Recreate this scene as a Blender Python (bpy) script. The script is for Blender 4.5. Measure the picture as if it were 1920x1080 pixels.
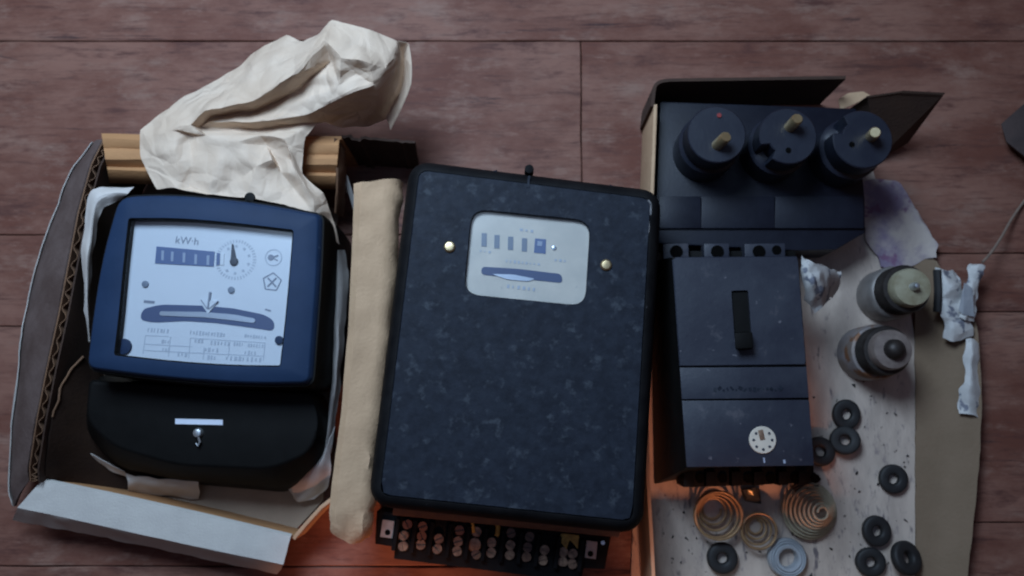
import bpy, bmesh, math, random
from mathutils import Vector, Matrix
from mathutils import noise as mn
random.seed(7)
for o in list(bpy.data.objects):
    bpy.data.objects.remove(o)
S = bpy.context.scene
COL = S.collection
R = math.radians

# ------------------------------------------------------------------ camera
CAM_H, TILT, FPX = 0.72, R(8.0), 1600.0          # metres above the floor, forward tilt, focal length in 1920-px units
cam_d = bpy.data.cameras.new('camera')
cam = bpy.data.objects.new('camera', cam_d); COL.objects.link(cam)
cam.location = (0, 0, CAM_H); cam.rotation_euler = (TILT, 0, 0)
cam_d.sensor_width = 36.0; cam_d.lens = 36.0 * FPX / 1920.0
cam_d.clip_start = 0.01; cam_d.clip_end = 60
cam_d.dof.use_dof = True; cam_d.dof.focus_distance = 0.40; cam_d.dof.aperture_fstop = 14.0
S.camera = cam
S.render.resolution_x = 1024; S.render.resolution_y = 576

# ------------------------------------------------------------------ light
S.view_settings.view_transform = 'Standard'; S.view_settings.look = 'None'
S.view_settings.exposure = 0.0; S.view_settings.gamma = 1.0
w = bpy.data.worlds.new('World'); S.world = w; w.use_nodes = True
bg = w.node_tree.nodes['Background']
bg.inputs[0].default_value = (1.0, 0.55, 0.42, 1); bg.inputs[1].default_value = 0.045

def area(name, loc, aim, size, power, color, size_y=None):
    d = bpy.data.lights.new(name, 'AREA'); d.energy = power; d.color = color
    d.shape = 'RECTANGLE'; d.size = size; d.size_y = size_y or size
    o = bpy.data.objects.new(name, d); COL.objects.link(o)
    o.location = loc
    o.rotation_euler = (Vector(aim) - Vector(loc)).to_track_quat('-Z', 'Y').to_euler()
    return o
area('window_light', (-0.25, 0.53, 0.88), (-0.13, 0.02, 0), 0.36, 11.3, (0.55, 0.73, 0.95), 0.36)
def spot(name, loc, aim, power, color, angle, blend=.55, rad=.03):
    d = bpy.data.lights.new(name, 'SPOT'); d.energy = power; d.color = color; d.spot_size = R(angle); d.spot_blend = blend; d.shadow_soft_size = rad
    o = bpy.data.objects.new(name, d); COL.objects.link(o); o.location = loc
    o.rotation_euler = (Vector(aim) - Vector(loc)).to_track_quat('-Z', 'Y').to_euler()
WARM = (1.0, 0.37, 0.18)
spot('warm_lamp', (-0.02, -0.85, 0.50), (-0.095, -0.155, 0), 28, WARM, 13.5, .9)
spot('warm_lamp', (0.14, -0.85, 0.60), (0.165, -0.080, 0), 23, WARM, 12.5, .7)
area('ceiling_bounce', (-0.1, 0.3, 2.3), (-0.1, 0.3, 0), 1.8, 3.6, (0.25, 0.52, 1.0))

# ------------------------------------------------------------------ helpers
def P(u, v, h=0.0):
    """point at height h (mm) on the ray that the lens sends through photo pixel (u, v)"""
    x = (u - 960.0) / FPX; y = -(v - 540.0) / FPX
    d = Vector((x, y * math.cos(TILT) + math.sin(TILT), y * math.sin(TILT) - math.cos(TILT)))
    return Vector((0, 0, CAM_H)) + d * ((h * 0.001 - CAM_H) / d.z)
def PP(lst, h=None):
    return [P(p[0], p[1], p[2] if len(p) > 2 else h) for p in lst]
MM = 0.001

class MB:
    def __init__(s): s.v = []; s.f = []
    def add(s, vs, fs, M=None):
        b = len(s.v)
        s.v += [(M @ Vector(p)) if M else Vector(p) for p in vs]
        s.f += [tuple(i + b for i in f) for f in fs]
        return s
    def loft(s, loops, cap0=True, cap1=True, wrap=False):
        n = len(loops[0]); vs = [p for l in loops for p in l]; fs = []
        m = len(loops)
        for k in range(m if wrap else m - 1):
            a, b = k * n, ((k + 1) % m) * n
            for i in range(n):
                j = (i + 1) % n
                fs.append((a + i, a + j, b + j, b + i))
        if not wrap:
            if cap0: fs.append(tuple(range(n))[::-1])
            if cap1: fs.append(tuple((m - 1) * n + i for i in range(n)))
        return s.add(vs, fs)
    def prism(s, loop, dz):                       # loop is the top; dz metres down
        return s.loft([[p - Vector((0, 0, dz)) for p in loop], list(loop)])
    def box(s, x0, x1, y0, y1, z0, z1, M=None):
        vs = [(x0, y0, z0), (x1, y0, z0), (x1, y1, z0), (x0, y1, z0), (x0, y0, z1), (x1, y0, z1), (x1, y1, z1), (x0, y1, z1)]
        return s.add(vs, [(3, 2, 1, 0), (4, 5, 6, 7), (0, 1, 5, 4), (1, 2, 6, 5), (2, 3, 7, 6), (3, 0, 4, 7)], M)
    def lathe(s, prof, seg=28, M=None, closed=False):
        vs = []; fs = []
        n = len(prof)
        for k in range(seg):
            a = 2 * math.pi * k / seg
            for r, z in prof: vs.append((r * math.cos(a), r * math.sin(a), z))
        for k in range(seg):
            k2 = (k + 1) % seg
            for i in range(n if closed else n - 1):
                j = (i + 1) % n
                fs.append((k * n + i, k2 * n + i, k2 * n + j, k * n + j))
        if not closed:
            if prof[0][0] > 1e-7: fs.append(tuple(k * n for k in range(seg))[::-1])
            if prof[-1][0] > 1e-7: fs.append(tuple(k * n + n - 1 for k in range(seg)))
        return s.add(vs, fs, M)
    def tube(s, pts, r, seg=8, cap=True):
        pts = [Vector(p) for p in pts]; loops = []
        up = Vector((0.123, 0.31, 0.94)).normalized(); prev = None
        for i, p in enumerate(pts):
            t = (pts[min(i + 1, len(pts) - 1)] - pts[max(i - 1, 0)]).normalized()
            a = (prev - t * prev.dot(t)) if prev else up.cross(t)
            if a.length < 1e-6: a = Vector((1, 0, 0)).cross(t)
            a.normalize(); prev = a; b = t.cross(a)
            rr = r[i] if isinstance(r, (list, tuple)) else r
            loops.append([p + (a * math.cos(2 * math.pi * k / seg) + b * math.sin(2 * math.pi * k / seg)) * rr for k in range(seg)])
        return s.loft(loops, cap, cap)
    def build(s, name, mat, parent=None, bevel=0.0, seg=2, smooth=40, solid=0.0, origin=None, offset=-1):
        o0 = Vector(origin) if origin is not None else (parent['_o'] if parent else Vector((0, 0, 0)))
        o0 = Vector(o0)
        bm = bmesh.new()
        bv = [bm.verts.new(Vector(p) - o0) for p in s.v]
        for f in s.f:
            try: bm.faces.new([bv[i] for i in f])
            except ValueError: pass
        bmesh.ops.remove_doubles(bm, verts=bm.verts, dist=1e-7)
        bmesh.ops.recalc_face_normals(bm, faces=bm.faces)
        if solid:
            bmesh.ops.solidify(bm, geom=bm.faces[:], thickness=solid)
            bmesh.ops.recalc_face_normals(bm, faces=bm.faces)
        if bevel:
            es = [e for e in bm.edges if len(e.link_faces) == 2 and e.calc_face_angle(0) > R(32)]
            bmesh.ops.bevel(bm, geom=es, offset=bevel, segments=seg, profile=0.6, affect='EDGES', clamp_overlap=True)
        me = bpy.data.meshes.new(name); bm.to_mesh(me); bm.free()
        if smooth:
            for p in me.polygons: p.use_smooth = True
            me.set_sharp_from_angle(angle=R(smooth))
        me.materials.append(mat)
        o = bpy.data.objects.new(name, me); COL.objects.link(o)
        if parent:
            o.parent = parent
            o.location = o0 - Vector(parent['_o'])
        else:
            o.location = o0
        o['_o'] = tuple(o0)
        return o

def tag(o, label=None, cat=None, group=None, kind=None):
    if label: o['label'] = label
    if cat: o['category'] = cat
    if group: o['group'] = group
    if kind: o['kind'] = kind
    return o
def empty(name, loc, label, cat, group=None):
    o = bpy.data.objects.new(name, None); COL.objects.link(o)
    o.location = loc; o.empty_display_size = 0.02; o['_o'] = tuple(loc)
    return tag(o, label, cat, group)

def rnd(corners, rad, n=5):
    """round the corners of a closed 3-D polygon; rad in metres (one or a list)"""
    out = []; m = len(corners)
    for i, c in enumerate(corners):
        r = rad[i] if isinstance(rad, (list, tuple)) else rad
        a = corners[i - 1] - c; b = corners[(i + 1) % m] - c
        if r <= 0: out.append(c.copy()); continue
        ra = min(r, a.length * .49); rb = min(r, b.length * .49)
        p = c + a.normalized() * ra; q = c + b.normalized() * rb
        for k in range(n + 1):
            t = k / n
            out.append(p * (1 - t) ** 2 + c * 2 * t * (1 - t) + q * t * t)
    return out
def inset(loop, d):
    """move a closed loop inwards by d (positive) in XY"""
    m = len(loop); area_ = sum(loop[i].x * loop[(i + 1) % m].y - loop[(i + 1) % m].x * loop[i].y for i in range(m))
    sg = 1 if area_ > 0 else -1; out = []
    for i in range(m):
        a, b, c = loop[i - 1], loop[i], loop[(i + 1) % m]
        e1 = (b - a); e2 = (c - b); e1.z = e2.z = 0
        if e1.length < 1e-9: e1 = e2
        if e2.length < 1e-9: e2 = e1
        e1 = e1.normalized(); e2 = e2.normalized()
        n1 = Vector((-e1.y, e1.x, 0)) * sg; n2 = Vector((-e2.y, e2.x, 0)) * sg
        nn = n1 + n2
        nn = nn / max(0.35, nn.length_squared) * 2 if nn.length > 1e-6 else n1
        out.append(b + nn * d)
    return out
def setz(loop, z): return [Vector((p.x, p.y, z)) for p in loop]
def dz(loop, d): return [Vector((p.x, p.y, p.z + d)) for p in loop]
def cr(p0, p1, p2, p3, t):
    return 0.5 * ((2 * p1) + (-p0 + p2) * t + (2 * p0 - 5 * p1 + 4 * p2 - p3) * t * t + (-p0 + 3 * p1 - 3 * p2 + p3) * t ** 3)
def spline(pts, t):
    n = len(pts) - 1; x = min(max(t, 0), 1) * n; i = min(int(x), n - 1); f = x - i
    g = lambda k: pts[k] if 0 <= k <= n else (2 * pts[0] - pts[1] if k < 0 else 2 * pts[n] - pts[n - 1])
    return cr(g(i - 1), g(i), g(i + 1), g(i + 2), f)
def tri(x): return abs((x % 2.0) - 1.0) * 2 - 1
class Crumple:
    def __init__(s, seed, amp, freq, n=7):
        r = random.Random(seed); s.w = []
        for k in range(n):
            a = r.uniform(0, math.pi); f = freq * r.uniform(0.5, 1.9)
            s.w.append((math.cos(a) * f, math.sin(a) * f, r.uniform(0, 2), amp * r.uniform(.4, 1.2) * freq / f, r.uniform(0, 50)))
    def __call__(s, p):
        z = 0
        for cx, cy, ph, a, sd in s.w:
            m = mn.noise(Vector((p.x * 9 + sd, p.y * 9, p.z * 9)))
            z += a * tri(p.x * cx + p.y * cy + ph + m * 0.9) * (0.55 + 0.6 * mn.noise(Vector((p.x * 14, p.y * 14 + sd, 1.3))))
        return z
def net_sheet(net, nu, nv, crumple=None, edge=0.0):
    """smooth surface through a net of photo-pixel + height control points"""
    rows = [PP(r) for r in net]; g = []
    for j in range(nv + 1):
        t = j / nv; g.append([])
        for i in range(nu + 1):
            s_ = i / nu
            q = spline([spline(r, s_) for r in rows], t)
            if edge and (i in (0, nu) or j in (0, nv)):
                q = q + Vector((mn.noise(q * 90), mn.noise(q * 90 + Vector((9, 0, 0))), 0)) * edge * .8
            if crumple:
                q = q + Vector((0.35 * crumple(q + Vector((.5, .2, 0))), 0.35 * crumple(q + Vector((.1, .7, 0))), crumple(q)))
            g[-1].append(q)
    return g
def grid(mb, g):
    n = len(g[0]); vs = [p for r in g for p in r]; fs = []
    for j in range(len(g) - 1):
        for i in range(n - 1):
            fs.append((j * n + i, j * n + i + 1, (j + 1) * n + i + 1, (j + 1) * n + i))
    return mb.add(vs, fs)
def thick(g, th):
    return MB().loft([r + [p - Vector((0, 0, th)) for p in reversed(r)] for r in g])
def vwall(pts, zbot, th, mb=None):
    """upright wall: pts is its top line; thickness th to the left of travel"""
    mb = mb or MB(); n = len(pts); L = []
    for i, p in enumerate(pts):
        t = (pts[min(i + 1, n - 1)] - pts[max(i - 1, 0)]); t.z = 0; t.normalize()
        q = p + Vector((-t.y, t.x, 0)) * th
        L.append([p, q, Vector((q.x, q.y, zbot)), Vector((p.x, p.y, zbot))])
    mb.loft(L)
    return mb
def flute(pts, depth, th, amp, period, mb=None):
    """corrugated core seen at a cut edge: a wavy upright ribbon below the line pts"""
    mb = mb or MB(); n = len(pts); seglen = [(pts[i + 1] - pts[i]).length for i in range(n - 1)]; tot = sum(seglen)
    N = int(tot / period * 8); g = []
    for k in range(N + 1):
        t = k / N; p = spline(pts, t); q = spline(pts, min(1, t + .01)) - spline(pts, max(0, t - .01)); q.z = 0; q.normalize()
        nrm = Vector((-q.y, q.x, 0))
        c = p + nrm * (th * .5 + amp * (.75 + .7 * mn.noise(p * 55)) * math.sin(2 * math.pi * k / 8 + 1.6 * mn.noise(p * 38))) + Vector((0, 0, .0016 * mn.noise(p * 90)))
        g.append([c, c - Vector((0, 0, depth))])
    grid(mb, g)
    return mb
def disc(mb, c, r, z0, z1, seg=24):
    mb.lathe([(0, z0), (r, z0), (r, z1), (0, z1)], seg, Matrix.Translation((c.x, c.y, 0))); return mb
def bar(mb, a, b, wdt, z0, z1):
    d = (b - a); d.z = 0; n = Vector((-d.y, d.x, 0)).normalized() * wdt * .5
    l = [a - n, b - n, b + n, a + n]
    return mb.loft([setz(l, z0), setz(l, z1)])

# ------------------------------------------------------------------ materials
def mat(name, base, rough=0.6, var=None, scale=60, amt=0.5, bump=0.0, bscale=200, metal=0.0, coat=0.0, spec=0.5,
        stretch=(1, 1, 1), specks=None, speck_scale=120, speck_th=0.62, speck2=None, rough_var=0.0, speck_w=.06, detail=6, crease=0.0, translucent=None):
    m = bpy.data.materials.new(name); m.use_nodes = True
    nt = m.node_tree; N = nt.nodes; L = nt.links; b = N['Principled BSDF']
    b.inputs['Roughness'].default_value = rough; b.inputs['Metallic'].default_value = metal
    b.inputs['Specular IOR Level'].default_value = spec
    b.inputs['Coat Weight'].default_value = coat; b.inputs['Coat Roughness'].default_value = 0.2
    geo = N.new('ShaderNodeNewGeometry'); mp = N.new('ShaderNodeMapping'); mp.inputs['Scale'].default_value = stretch
    L.new(geo.outputs['Position'], mp.inputs['Vector'])
    col = None
    def noise_(sc, det=detail, ro=.6):
        n = N.new('ShaderNodeTexNoise'); n.inputs['Scale'].default_value = sc; n.inputs['Detail'].default_value = det
        n.inputs['Roughness'].default_value = ro; L.new(mp.outputs[0], n.inputs['Vector']); return n
    def mix(f, a, c):
        x = N.new('ShaderNodeMix'); x.data_type = 'RGBA'; L.new(f, x.inputs[0])
        if isinstance(a, tuple): x.inputs[6].default_value = (*a, 1)
        else: L.new(a, x.inputs[6])
        if isinstance(c, tuple): x.inputs[7].default_value = (*c, 1)
        else: L.new(c, x.inputs[7])
        return x.outputs[2]
    def ramp(src, lo, hi):
        r = N.new('ShaderNodeMapRange'); r.inputs[1].default_value = lo; r.inputs[2].default_value = hi
        r.interpolation_type = 'SMOOTHSTEP'; L.new(src, r.inputs[0]); return r.outputs[0]
    b.inputs['Base Color'].default_value = (*base, 1)
    if var:
        n = noise_(scale); col = mix(ramp(n.outputs[0], .5 - .28 / max(amt, .1) * .5, .5 + .28 / max(amt, .1) * .5), base, var)
    if specks:
        n = noise_(speck_scale, 3, .55); col = mix(ramp(n.outputs[0], speck_th, speck_th + speck_w), col or base, specks)
    if speck2:
        c2, sc, th = speck2; n = noise_(sc, 5, .65); col = mix(ramp(n.outputs[0], th, th + .06 + speck_w), col or base, c2)
    if col: L.new(col, b.inputs['Base Color'])
    if rough_var:
        n = noise_(scale * 1.7); r = N.new('ShaderNodeMapRange'); r.inputs[3].default_value = rough - rough_var; r.inputs[4].default_value = rough + rough_var
        L.new(n.outputs[0], r.inputs[0]); L.new(r.outputs[0], b.inputs['Roughness'])
    if bump:
        n = noise_(bscale, 4); bp = N.new('ShaderNodeBump'); bp.inputs['Strength'].default_value = 1.0; bp.inputs['Distance'].default_value = bump
        L.new(n.outputs[0], bp.inputs['Height']); L.new(bp.outputs[0], b.inputs['Normal'])
        if crease:
            prev = bp
            for sc, amt_ in ((22, 1.0), (48, .6)):
                v = N.new('ShaderNodeTexVoronoi'); v.feature = 'DISTANCE_TO_EDGE'; v.inputs['Scale'].default_value = sc
                wv = N.new('ShaderNodeVectorMath'); wv.operation = 'ADD'; nz = N.new('ShaderNodeTexNoise'); nz.inputs['Scale'].default_value = 18
                sc_ = N.new('ShaderNodeVectorMath'); sc_.operation = 'SCALE'; sc_.inputs['Scale'].default_value = .05
                L.new(mp.outputs[0], nz.inputs['Vector']); L.new(nz.outputs['Color'], sc_.inputs[0]); L.new(mp.outputs[0], wv.inputs[0]); L.new(sc_.outputs[0], wv.inputs[1]); L.new(wv.outputs[0], v.inputs['Vector'])
                mr = N.new('ShaderNodeMapRange'); mr.inputs[1].default_value = 0; mr.inputs[2].default_value = .30; L.new(v.outputs['Distance'], mr.inputs[0])
                b2 = N.new('ShaderNodeBump'); b2.inputs['Distance'].default_value = crease * amt_; L.new(mr.outputs[0], b2.inputs['Height']); L.new(prev.outputs[0], b2.inputs['Normal']); prev = b2
            L.new(prev.outputs[0], b.inputs['Normal'])
    if translucent:
        tl = N.new('ShaderNodeBsdfTranslucent'); tl.inputs[0].default_value = (*translucent, 1)
        mx = N.new('ShaderNodeMixShader'); mx.inputs[0].default_value = .13
        L.new(b.outputs[0], mx.inputs[1]); L.new(tl.outputs[0], mx.inputs[2]); L.new(mx.outputs[0], N['Material Output'].inputs[0])
    return m

def wood_mat():
    m = bpy.data.materials.new('plank_laminate'); m.use_nodes = True
    nt = m.node_tree; N = nt.nodes; L = nt.links; b = N['Principled BSDF']
    geo = N.new('ShaderNodeNewGeometry'); oi = N.new('ShaderNodeObjectInfo')
    add = N.new('ShaderNodeVectorMath'); add.operation = 'MULTIPLY_ADD'
    comb = N.new('ShaderNodeCombineXYZ')
    L.new(oi.outputs['Random'], comb.inputs[0]); L.new(oi.outputs['Random'], comb.inputs[1])
    L.new(comb.outputs[0], add.inputs[0]); add.inputs[1].default_value = (3.1, 5.7, 0); L.new(geo.outputs['Position'], add.inputs[2])
    def nz(scale, st, det=6, ro=.6, dist=0.0):
        mp = N.new('ShaderNodeMapping'); mp.inputs['Scale'].default_value = st; L.new(add.outputs[0], mp.inputs[0])
        n = N.new('ShaderNodeTexNoise'); n.inputs['Scale'].default_value = scale; n.inputs['Detail'].default_value = det
        n.inputs['Roughness'].default_value = ro; n.inputs['Distortion'].default_value = dist; L.new(mp.outputs[0], n.inputs['Vector']); return n.outputs[0]
    def rmp(src, lo, hi):
        r = N.new('ShaderNodeMapRange'); r.inputs[1].default_value = lo; r.inputs[2].default_value = hi; r.interpolation_type = 'SMOOTHSTEP'
        L.new(src, r.inputs[0]); return r.outputs[0]
    def mix(f, a, c, k=None):
        x = N.new('ShaderNodeMix'); x.data_type = 'RGBA'
        if isinstance(f, float): x.inputs[0].default_value = f
        else: L.new(f, x.inputs[0])
        if isinstance(a, tuple): x.inputs[6].default_value = (*a, 1)
        else: L.new(a, x.inputs[6])
        if isinstance(c, tuple): x.inputs[7].default_value = (*c, 1)
        else: L.new(c, x.inputs[7])
        return x.outputs[2]
    c = mix(rmp(nz(8, (.7, 1.4, 1), 7, .7), .36, .64), (0.146, 0.057, 0.041), (0.250, 0.126, 0.094))
    c = mix(rmp(nz(26, (.55, 1.2, 1), 6, .7), .50, .70), c, (0.270, 0.162, 0.126))
    c = mix(rmp(nz(33, (.40, 1.3, 1), 6, .7), .53, .70), c, (0.105, 0.046, 0.038))
    gr = nz(60, (.18, 1.8, 1), 8, .8, .4)
    c = mix(rmp(gr, .50, .74), c, (0.080, 0.036, 0.031))
    gr2 = nz(95, (.35, 1.1, 1), 6, .75)
    c = mix(rmp(gr2, .54, .74), c, (0.250, 0.134, 0.102))
    fine = nz(300, (.12, 1.4, 1), 4, .65)
    c = mix(rmp(fine, .52, .80), c, (0.11, 0.052, 0.042))
    kn = nz(15, (.24, 2.3, 1), 6, .7, .9)
    c = mix(rmp(kn, .60, .70), c, (0.048, 0.028, 0.029))
    L.new(c, b.inputs['Base Color'])
    b.inputs['Roughness'].default_value = .55; b.inputs['Specular IOR Level'].default_value = .12
    bp = N.new('ShaderNodeBump'); bp.inputs['Distance'].default_value = 0.0004; bp.inputs['Strength'].default_value = .7
    L.new(gr, bp.inputs['Height']); L.new(bp.outputs[0], b.inputs['Normal'])
    return m

def glass_mat():
    m = bpy.data.materials.new('window_glass'); m.use_nodes = True
    nt = m.node_tree; N = nt.nodes; L = nt.links
    N.remove(N['Principled BSDF']); out = N['Material Output']
    tr = N.new('ShaderNodeBsdfTransparent'); tr.inputs[0].default_value = (.93, .95, .97, 1)
    gl = N.new('ShaderNodeBsdfGlossy'); gl.inputs['Roughness'].default_value = .22
    lw = N.new('ShaderNodeLayerWeight'); lw.inputs[0].default_value = .5
    pw = N.new('ShaderNodeMath'); pw.operation = 'POWER'; pw.inputs[1].default_value = 5; L.new(lw.outputs['Facing'], pw.inputs[0])
    fr = N.new('ShaderNodeMath'); fr.operation = 'MULTIPLY_ADD'; fr.inputs[1].default_value = .6; fr.inputs[2].default_value = .025; L.new(pw.outputs[0], fr.inputs[0])
    mx = N.new('ShaderNodeMixShader'); L.new(fr.outputs[0], mx.inputs[0]); L.new(tr.outputs[0], mx.inputs[1]); L.new(gl.outputs[0], mx.inputs[2])
    L.new(mx.outputs[0], out.inputs[0]); return m

M_wood = wood_mat(); M_glass = glass_mat()
M_sub = mat('seam_dark', (.040, .025, .022), .9)
M_card = mat('cardboard_brown', (.48, .245, .105), .8, (.38, .19, .08), 40, .5, .0004, 500, stretch=(.4, 1, 1))
M_card_tan = mat('cardboard_tan', (.58, .39, .24), .8, (.50, .33, .20), 45, .5, .0005, 400)
M_card_grey = mat('cardboard_grey_face', (.56, .54, .50), .75, (.50, .48, .45), 60, .5, .0003, 600)
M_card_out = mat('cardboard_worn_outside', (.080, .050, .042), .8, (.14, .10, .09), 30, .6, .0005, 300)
M_core = mat('cardboard_core', (.20, .105, .055), .85, (.13, .07, .04), 60, .5)
M_bottom = mat('cardboard_bottom', (.36, .27, .20), .8, (.30, .225, .165), 40, .5, .0004, 400)
M_flap_shade = mat('shaded_inner_flap', (.030, .016, .010), .85, (.020, .011, .008), 50, .5, .0004, 400, spec=.15)  # near-black albedo: shade inside the carton is put into the flap's colour
M_card_shade = mat('cardboard_shaded_inside', (.062, .032, .020), .85, (.042, .022, .015), 50, .5, .0004, 400)  # card darkened to carry the shade on inner faces of carton and tray
M_tray = mat('tray_floor_dirty_card', (.56, .46, .385), .8, (.40, .325, .275), 26, .8, .0004, 350, stretch=(1.7, .6, 1),
             specks=(.15, .125, .13), speck_scale=70, speck_th=.615, speck2=((.27, .22, .21), 150, .56), speck_w=.11)
M_tray_flap = mat('tray_flap_card', (.212, .147, .095), .8, (.185, .128, .08), 30, .6, .0004, 350)
M_stain = mat('tray_corner_stained_card', (.44, .38, .34), .8, (.19, .15, .22), 30, 1.0, .0005, 300, specks=(.17, .09, .16), speck_scale=45, speck_th=.58)
M_paper = mat('wrapping_paper', (.80, .65, .51), .65, (.72, .56, .42), 16, .7, .00025, 400, crease=.0016, translucent=(.70, .42, .24), spec=.35)
M_paper2 = mat('white_tissue_paper', (.62, .59, .56), .75, (.54, .50, .46), 30, .6, .0003, 300)
M_blk = mat('black_plastic', (.004, .004, .004), .6, (.006, .006, .006), 80, .5, .00008, 700, spec=.12)
M_bez = mat('bezel_blue_black_plastic', (.018, .038, .086), .55, (.013, .030, .070), 25, .7, .00005, 900, spec=.15, specks=(.05, .075, .13), speck_scale=160, speck_th=.70)
M_bak = mat('dusty_bakelite', (.009, .012, .020), .6, (.017, .022, .034), 130, .7, .0002, 300, specks=(.040, .048, .062), speck_scale=120, speck_th=.55,
            speck2=((.046, .050, .060), 380, .62), spec=.16, rough_var=.12, speck_w=.20)
M_bak_side = mat('bakelite_side', (.005, .005, .006), .65, (.010, .010, .011), 70, .6, .0002, 300, specks=(.06, .06, .065), speck_scale=110, speck_th=.72, spec=.10)
M_chip = mat('pale_chipped_edge', (.20, .195, .20), .7, (.08, .08, .09), 220, .8)
M_fuse = mat('fuse_block_bakelite', (.0045, .006, .013), .45, (.008, .010, .019), 60, .7, .0001, 400, spec=.35)
M_brk = mat('breaker_dusty_plastic', (.015, .018, .032), .5, (.028, .033, .048), 30, .8, .00015, 300, speck2=((.055, .055, .07), 60, .60), specks=(.10, .10, .12), speck_scale=150, speck_th=.70)
M_dark = mat('dark_slot', (.002, .002, .002), .8, spec=.05)
M_slot = mat('disc_slot_blue', (.060, .085, .17), .6)
M_slot_mid = mat('aluminium_disc_edge', (.45, .48, .53), .35, metal=.6)
M_dial = mat('dial_plate_white', (.66, .68, .70), .5, (.62, .64, .67), 20, .4)
M_dial_old = mat('dial_plate_aged', (.66, .59, .49), .55, (.56, .51, .43), 45, .6, specks=(.36, .35, .34), speck_scale=60, speck_th=.66)
M_print = mat('print_grey', (.22, .24, .29), .7)
M_print_l = mat('print_pale_grey', (.44, .47, .52), .7)
M_ink = mat('ink_black', (.035, .04, .055), .6)
M_count = mat('counter_drum_blue', (.085, .13, .26), .5)
M_count_d = mat('counter_window_grey', (.17, .20, .25), .5)
M_digit = mat('digit_pale', (.30, .35, .45), .6)
M_brass = mat('brass', (.70, .56, .33), .35, (.55, .42, .22), 200, .5, metal=.85)
M_brass_d = mat('tarnished_brass', (.36, .24, .16), .5, (.17, .10, .07), 260, .7, metal=.5)
M_tin = mat('tinned_tab', (.42, .35, .31), .5, (.30, .24, .21), 150, .5, metal=.35)
M_steel = mat('steel_screw', (.55, .58, .60), .3, metal=.8)
M_label = mat('white_seal_label', (.62, .68, .80), .5)
M_alu = mat('dull_metal_cup', (.26, .245, .235), .5, (.19, .17, .16), 90, .6, .0002, 300, metal=.35)
M_alu2 = mat('rust_bottomed_metal_cup', (.27, .26, .275), .5, (.20, .16, .14), 60, .7, .0002, 300, metal=.3, specks=(.19, .09, .045), speck_scale=50, speck_th=.56)
M_thread = mat('dark_threaded_metal', (.022, .018, .017), .5, (.05, .042, .038), 120, .5, metal=.5)
M_cer = mat('dirty_ceramic', (.34, .32, .225), .45, (.22, .19, .12), 90, .7)
M_cer2 = mat('brown_ceramic', (.21, .17, .15), .5, (.13, .10, .09), 90, .7)
M_rub = mat('black_rubber', (.009, .009, .010), .65, (.016, .016, .017), 120, .6, .0001, 400)
M_ringw = mat('grey_plastic_ring', (.33, .36, .39), .5, (.27, .29, .32), 90, .5)
M_cap = mat('fuse_cap_bakelite', (.008, .011, .022), .42, (.014, .018, .030), 70, .7, .0001, 400, spec=.55)
M_wire_c = mat('copper_coloured_wire', (.42, .27, .14), .5, (.28, .17, .09), 150, .6, metal=.35)
M_wire_p = mat('pale_zinc_wire', (.40, .36, .26), .6, (.30, .26, .18), 150, .6, metal=.15)
M_scrap = mat('white_scrap_paper', (.62, .61, .59), .7, (.50, .50, .49), 50, .6, .0003, 300, specks=(.17, .18, .22), speck_scale=70, speck_th=.57)
M_scrap_g = mat('grey_printed_scrap', (.22, .23, .26), .7, (.33, .34, .36), 70, .6, .0003, 300)
M_cord = mat('twine', (.24, .18, .14), .8, (.17, .125, .10), 400, .5)
M_chunk = mat('dark_brown_block', (.055, .035, .032), .8, (.035, .023, .022), 60, .6, .0006, 120)
M_yel = mat('yellow_paper_tab', (.62, .42, .10), .7, (.30, .18, .05), 200, .6)
M_red = mat('red_dot', (.25, .03, .03), .5)
M_gasket = mat('bronze_trim', (.10, .045, .035), .5, (.16, .08, .04), 150, .6)

# ================================================================== SETTING: floor of planks
sub = MB().box(-1.7, 1.7, -0.95, 1.7, -0.03, -0.0085)
floor = sub.build('floor', M_sub); tag(floor, kind='structure')
def Y(v, u=960): return P(u, v, 0).y
XJ = P(1090, 200).x
lc = [Y(-330, 100), Y(77, 960), Y(440, 60), Y(612, 60), Y(1062, 400)]; lc = [lc[0] + .165 * k for k in range(6, 0, -1)] + lc + [lc[-1] - .16 * k for k in range(1, 5)]
rc = [Y(-330, 1600), Y(77, 960), Y(475, 1870), Y(585, 1870), Y(980, 1870)]; rc = [rc[0] + .165 * k for k in range(6, 0, -1)] + rc + [rc[-1] - .16 * k for k in range(1, 5)]
GAP = 0.00045
def plank(x0, x1, y0, y1):
    cx, cy = (x0 + x1) / 2, (y0 + y1) / 2
    mb = MB(); nseg = 60; loop = []
    wob = lambda x, y: .00055 * mn.noise(Vector((x * 22, y * 22, 3.1))) + .0003 * mn.noise(Vector((x * 90, y * 90, 7.7)))
    for i in range(nseg): x = x0 + GAP + (x1 - x0 - 2 * GAP) * i / nseg; loop.append(Vector((x, y0 + GAP + wob(x, y0), 0)))
    for i in range(12): y = y0 + GAP + (y1 - y0 - 2 * GAP) * i / 12; loop.append(Vector((x1 - GAP + 2 * wob(x1, y), y, 0)))
    for i in range(nseg): x = x1 - GAP - (x1 - x0 - 2 * GAP) * i / nseg; loop.append(Vector((x, y1 - GAP + wob(x, y1 + 5), 0)))
    for i in range(12): y = y1 - GAP - (y1 - y0 - 2 * GAP) * i / 12; loop.append(Vector((x0 + GAP + 2 * wob(x0, y), y, 0)))
    mb.prism(loop, .008)
    mb.build('plank', M_wood, floor, bevel=.0007, seg=1, origin=(cx, cy, 0))
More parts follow.
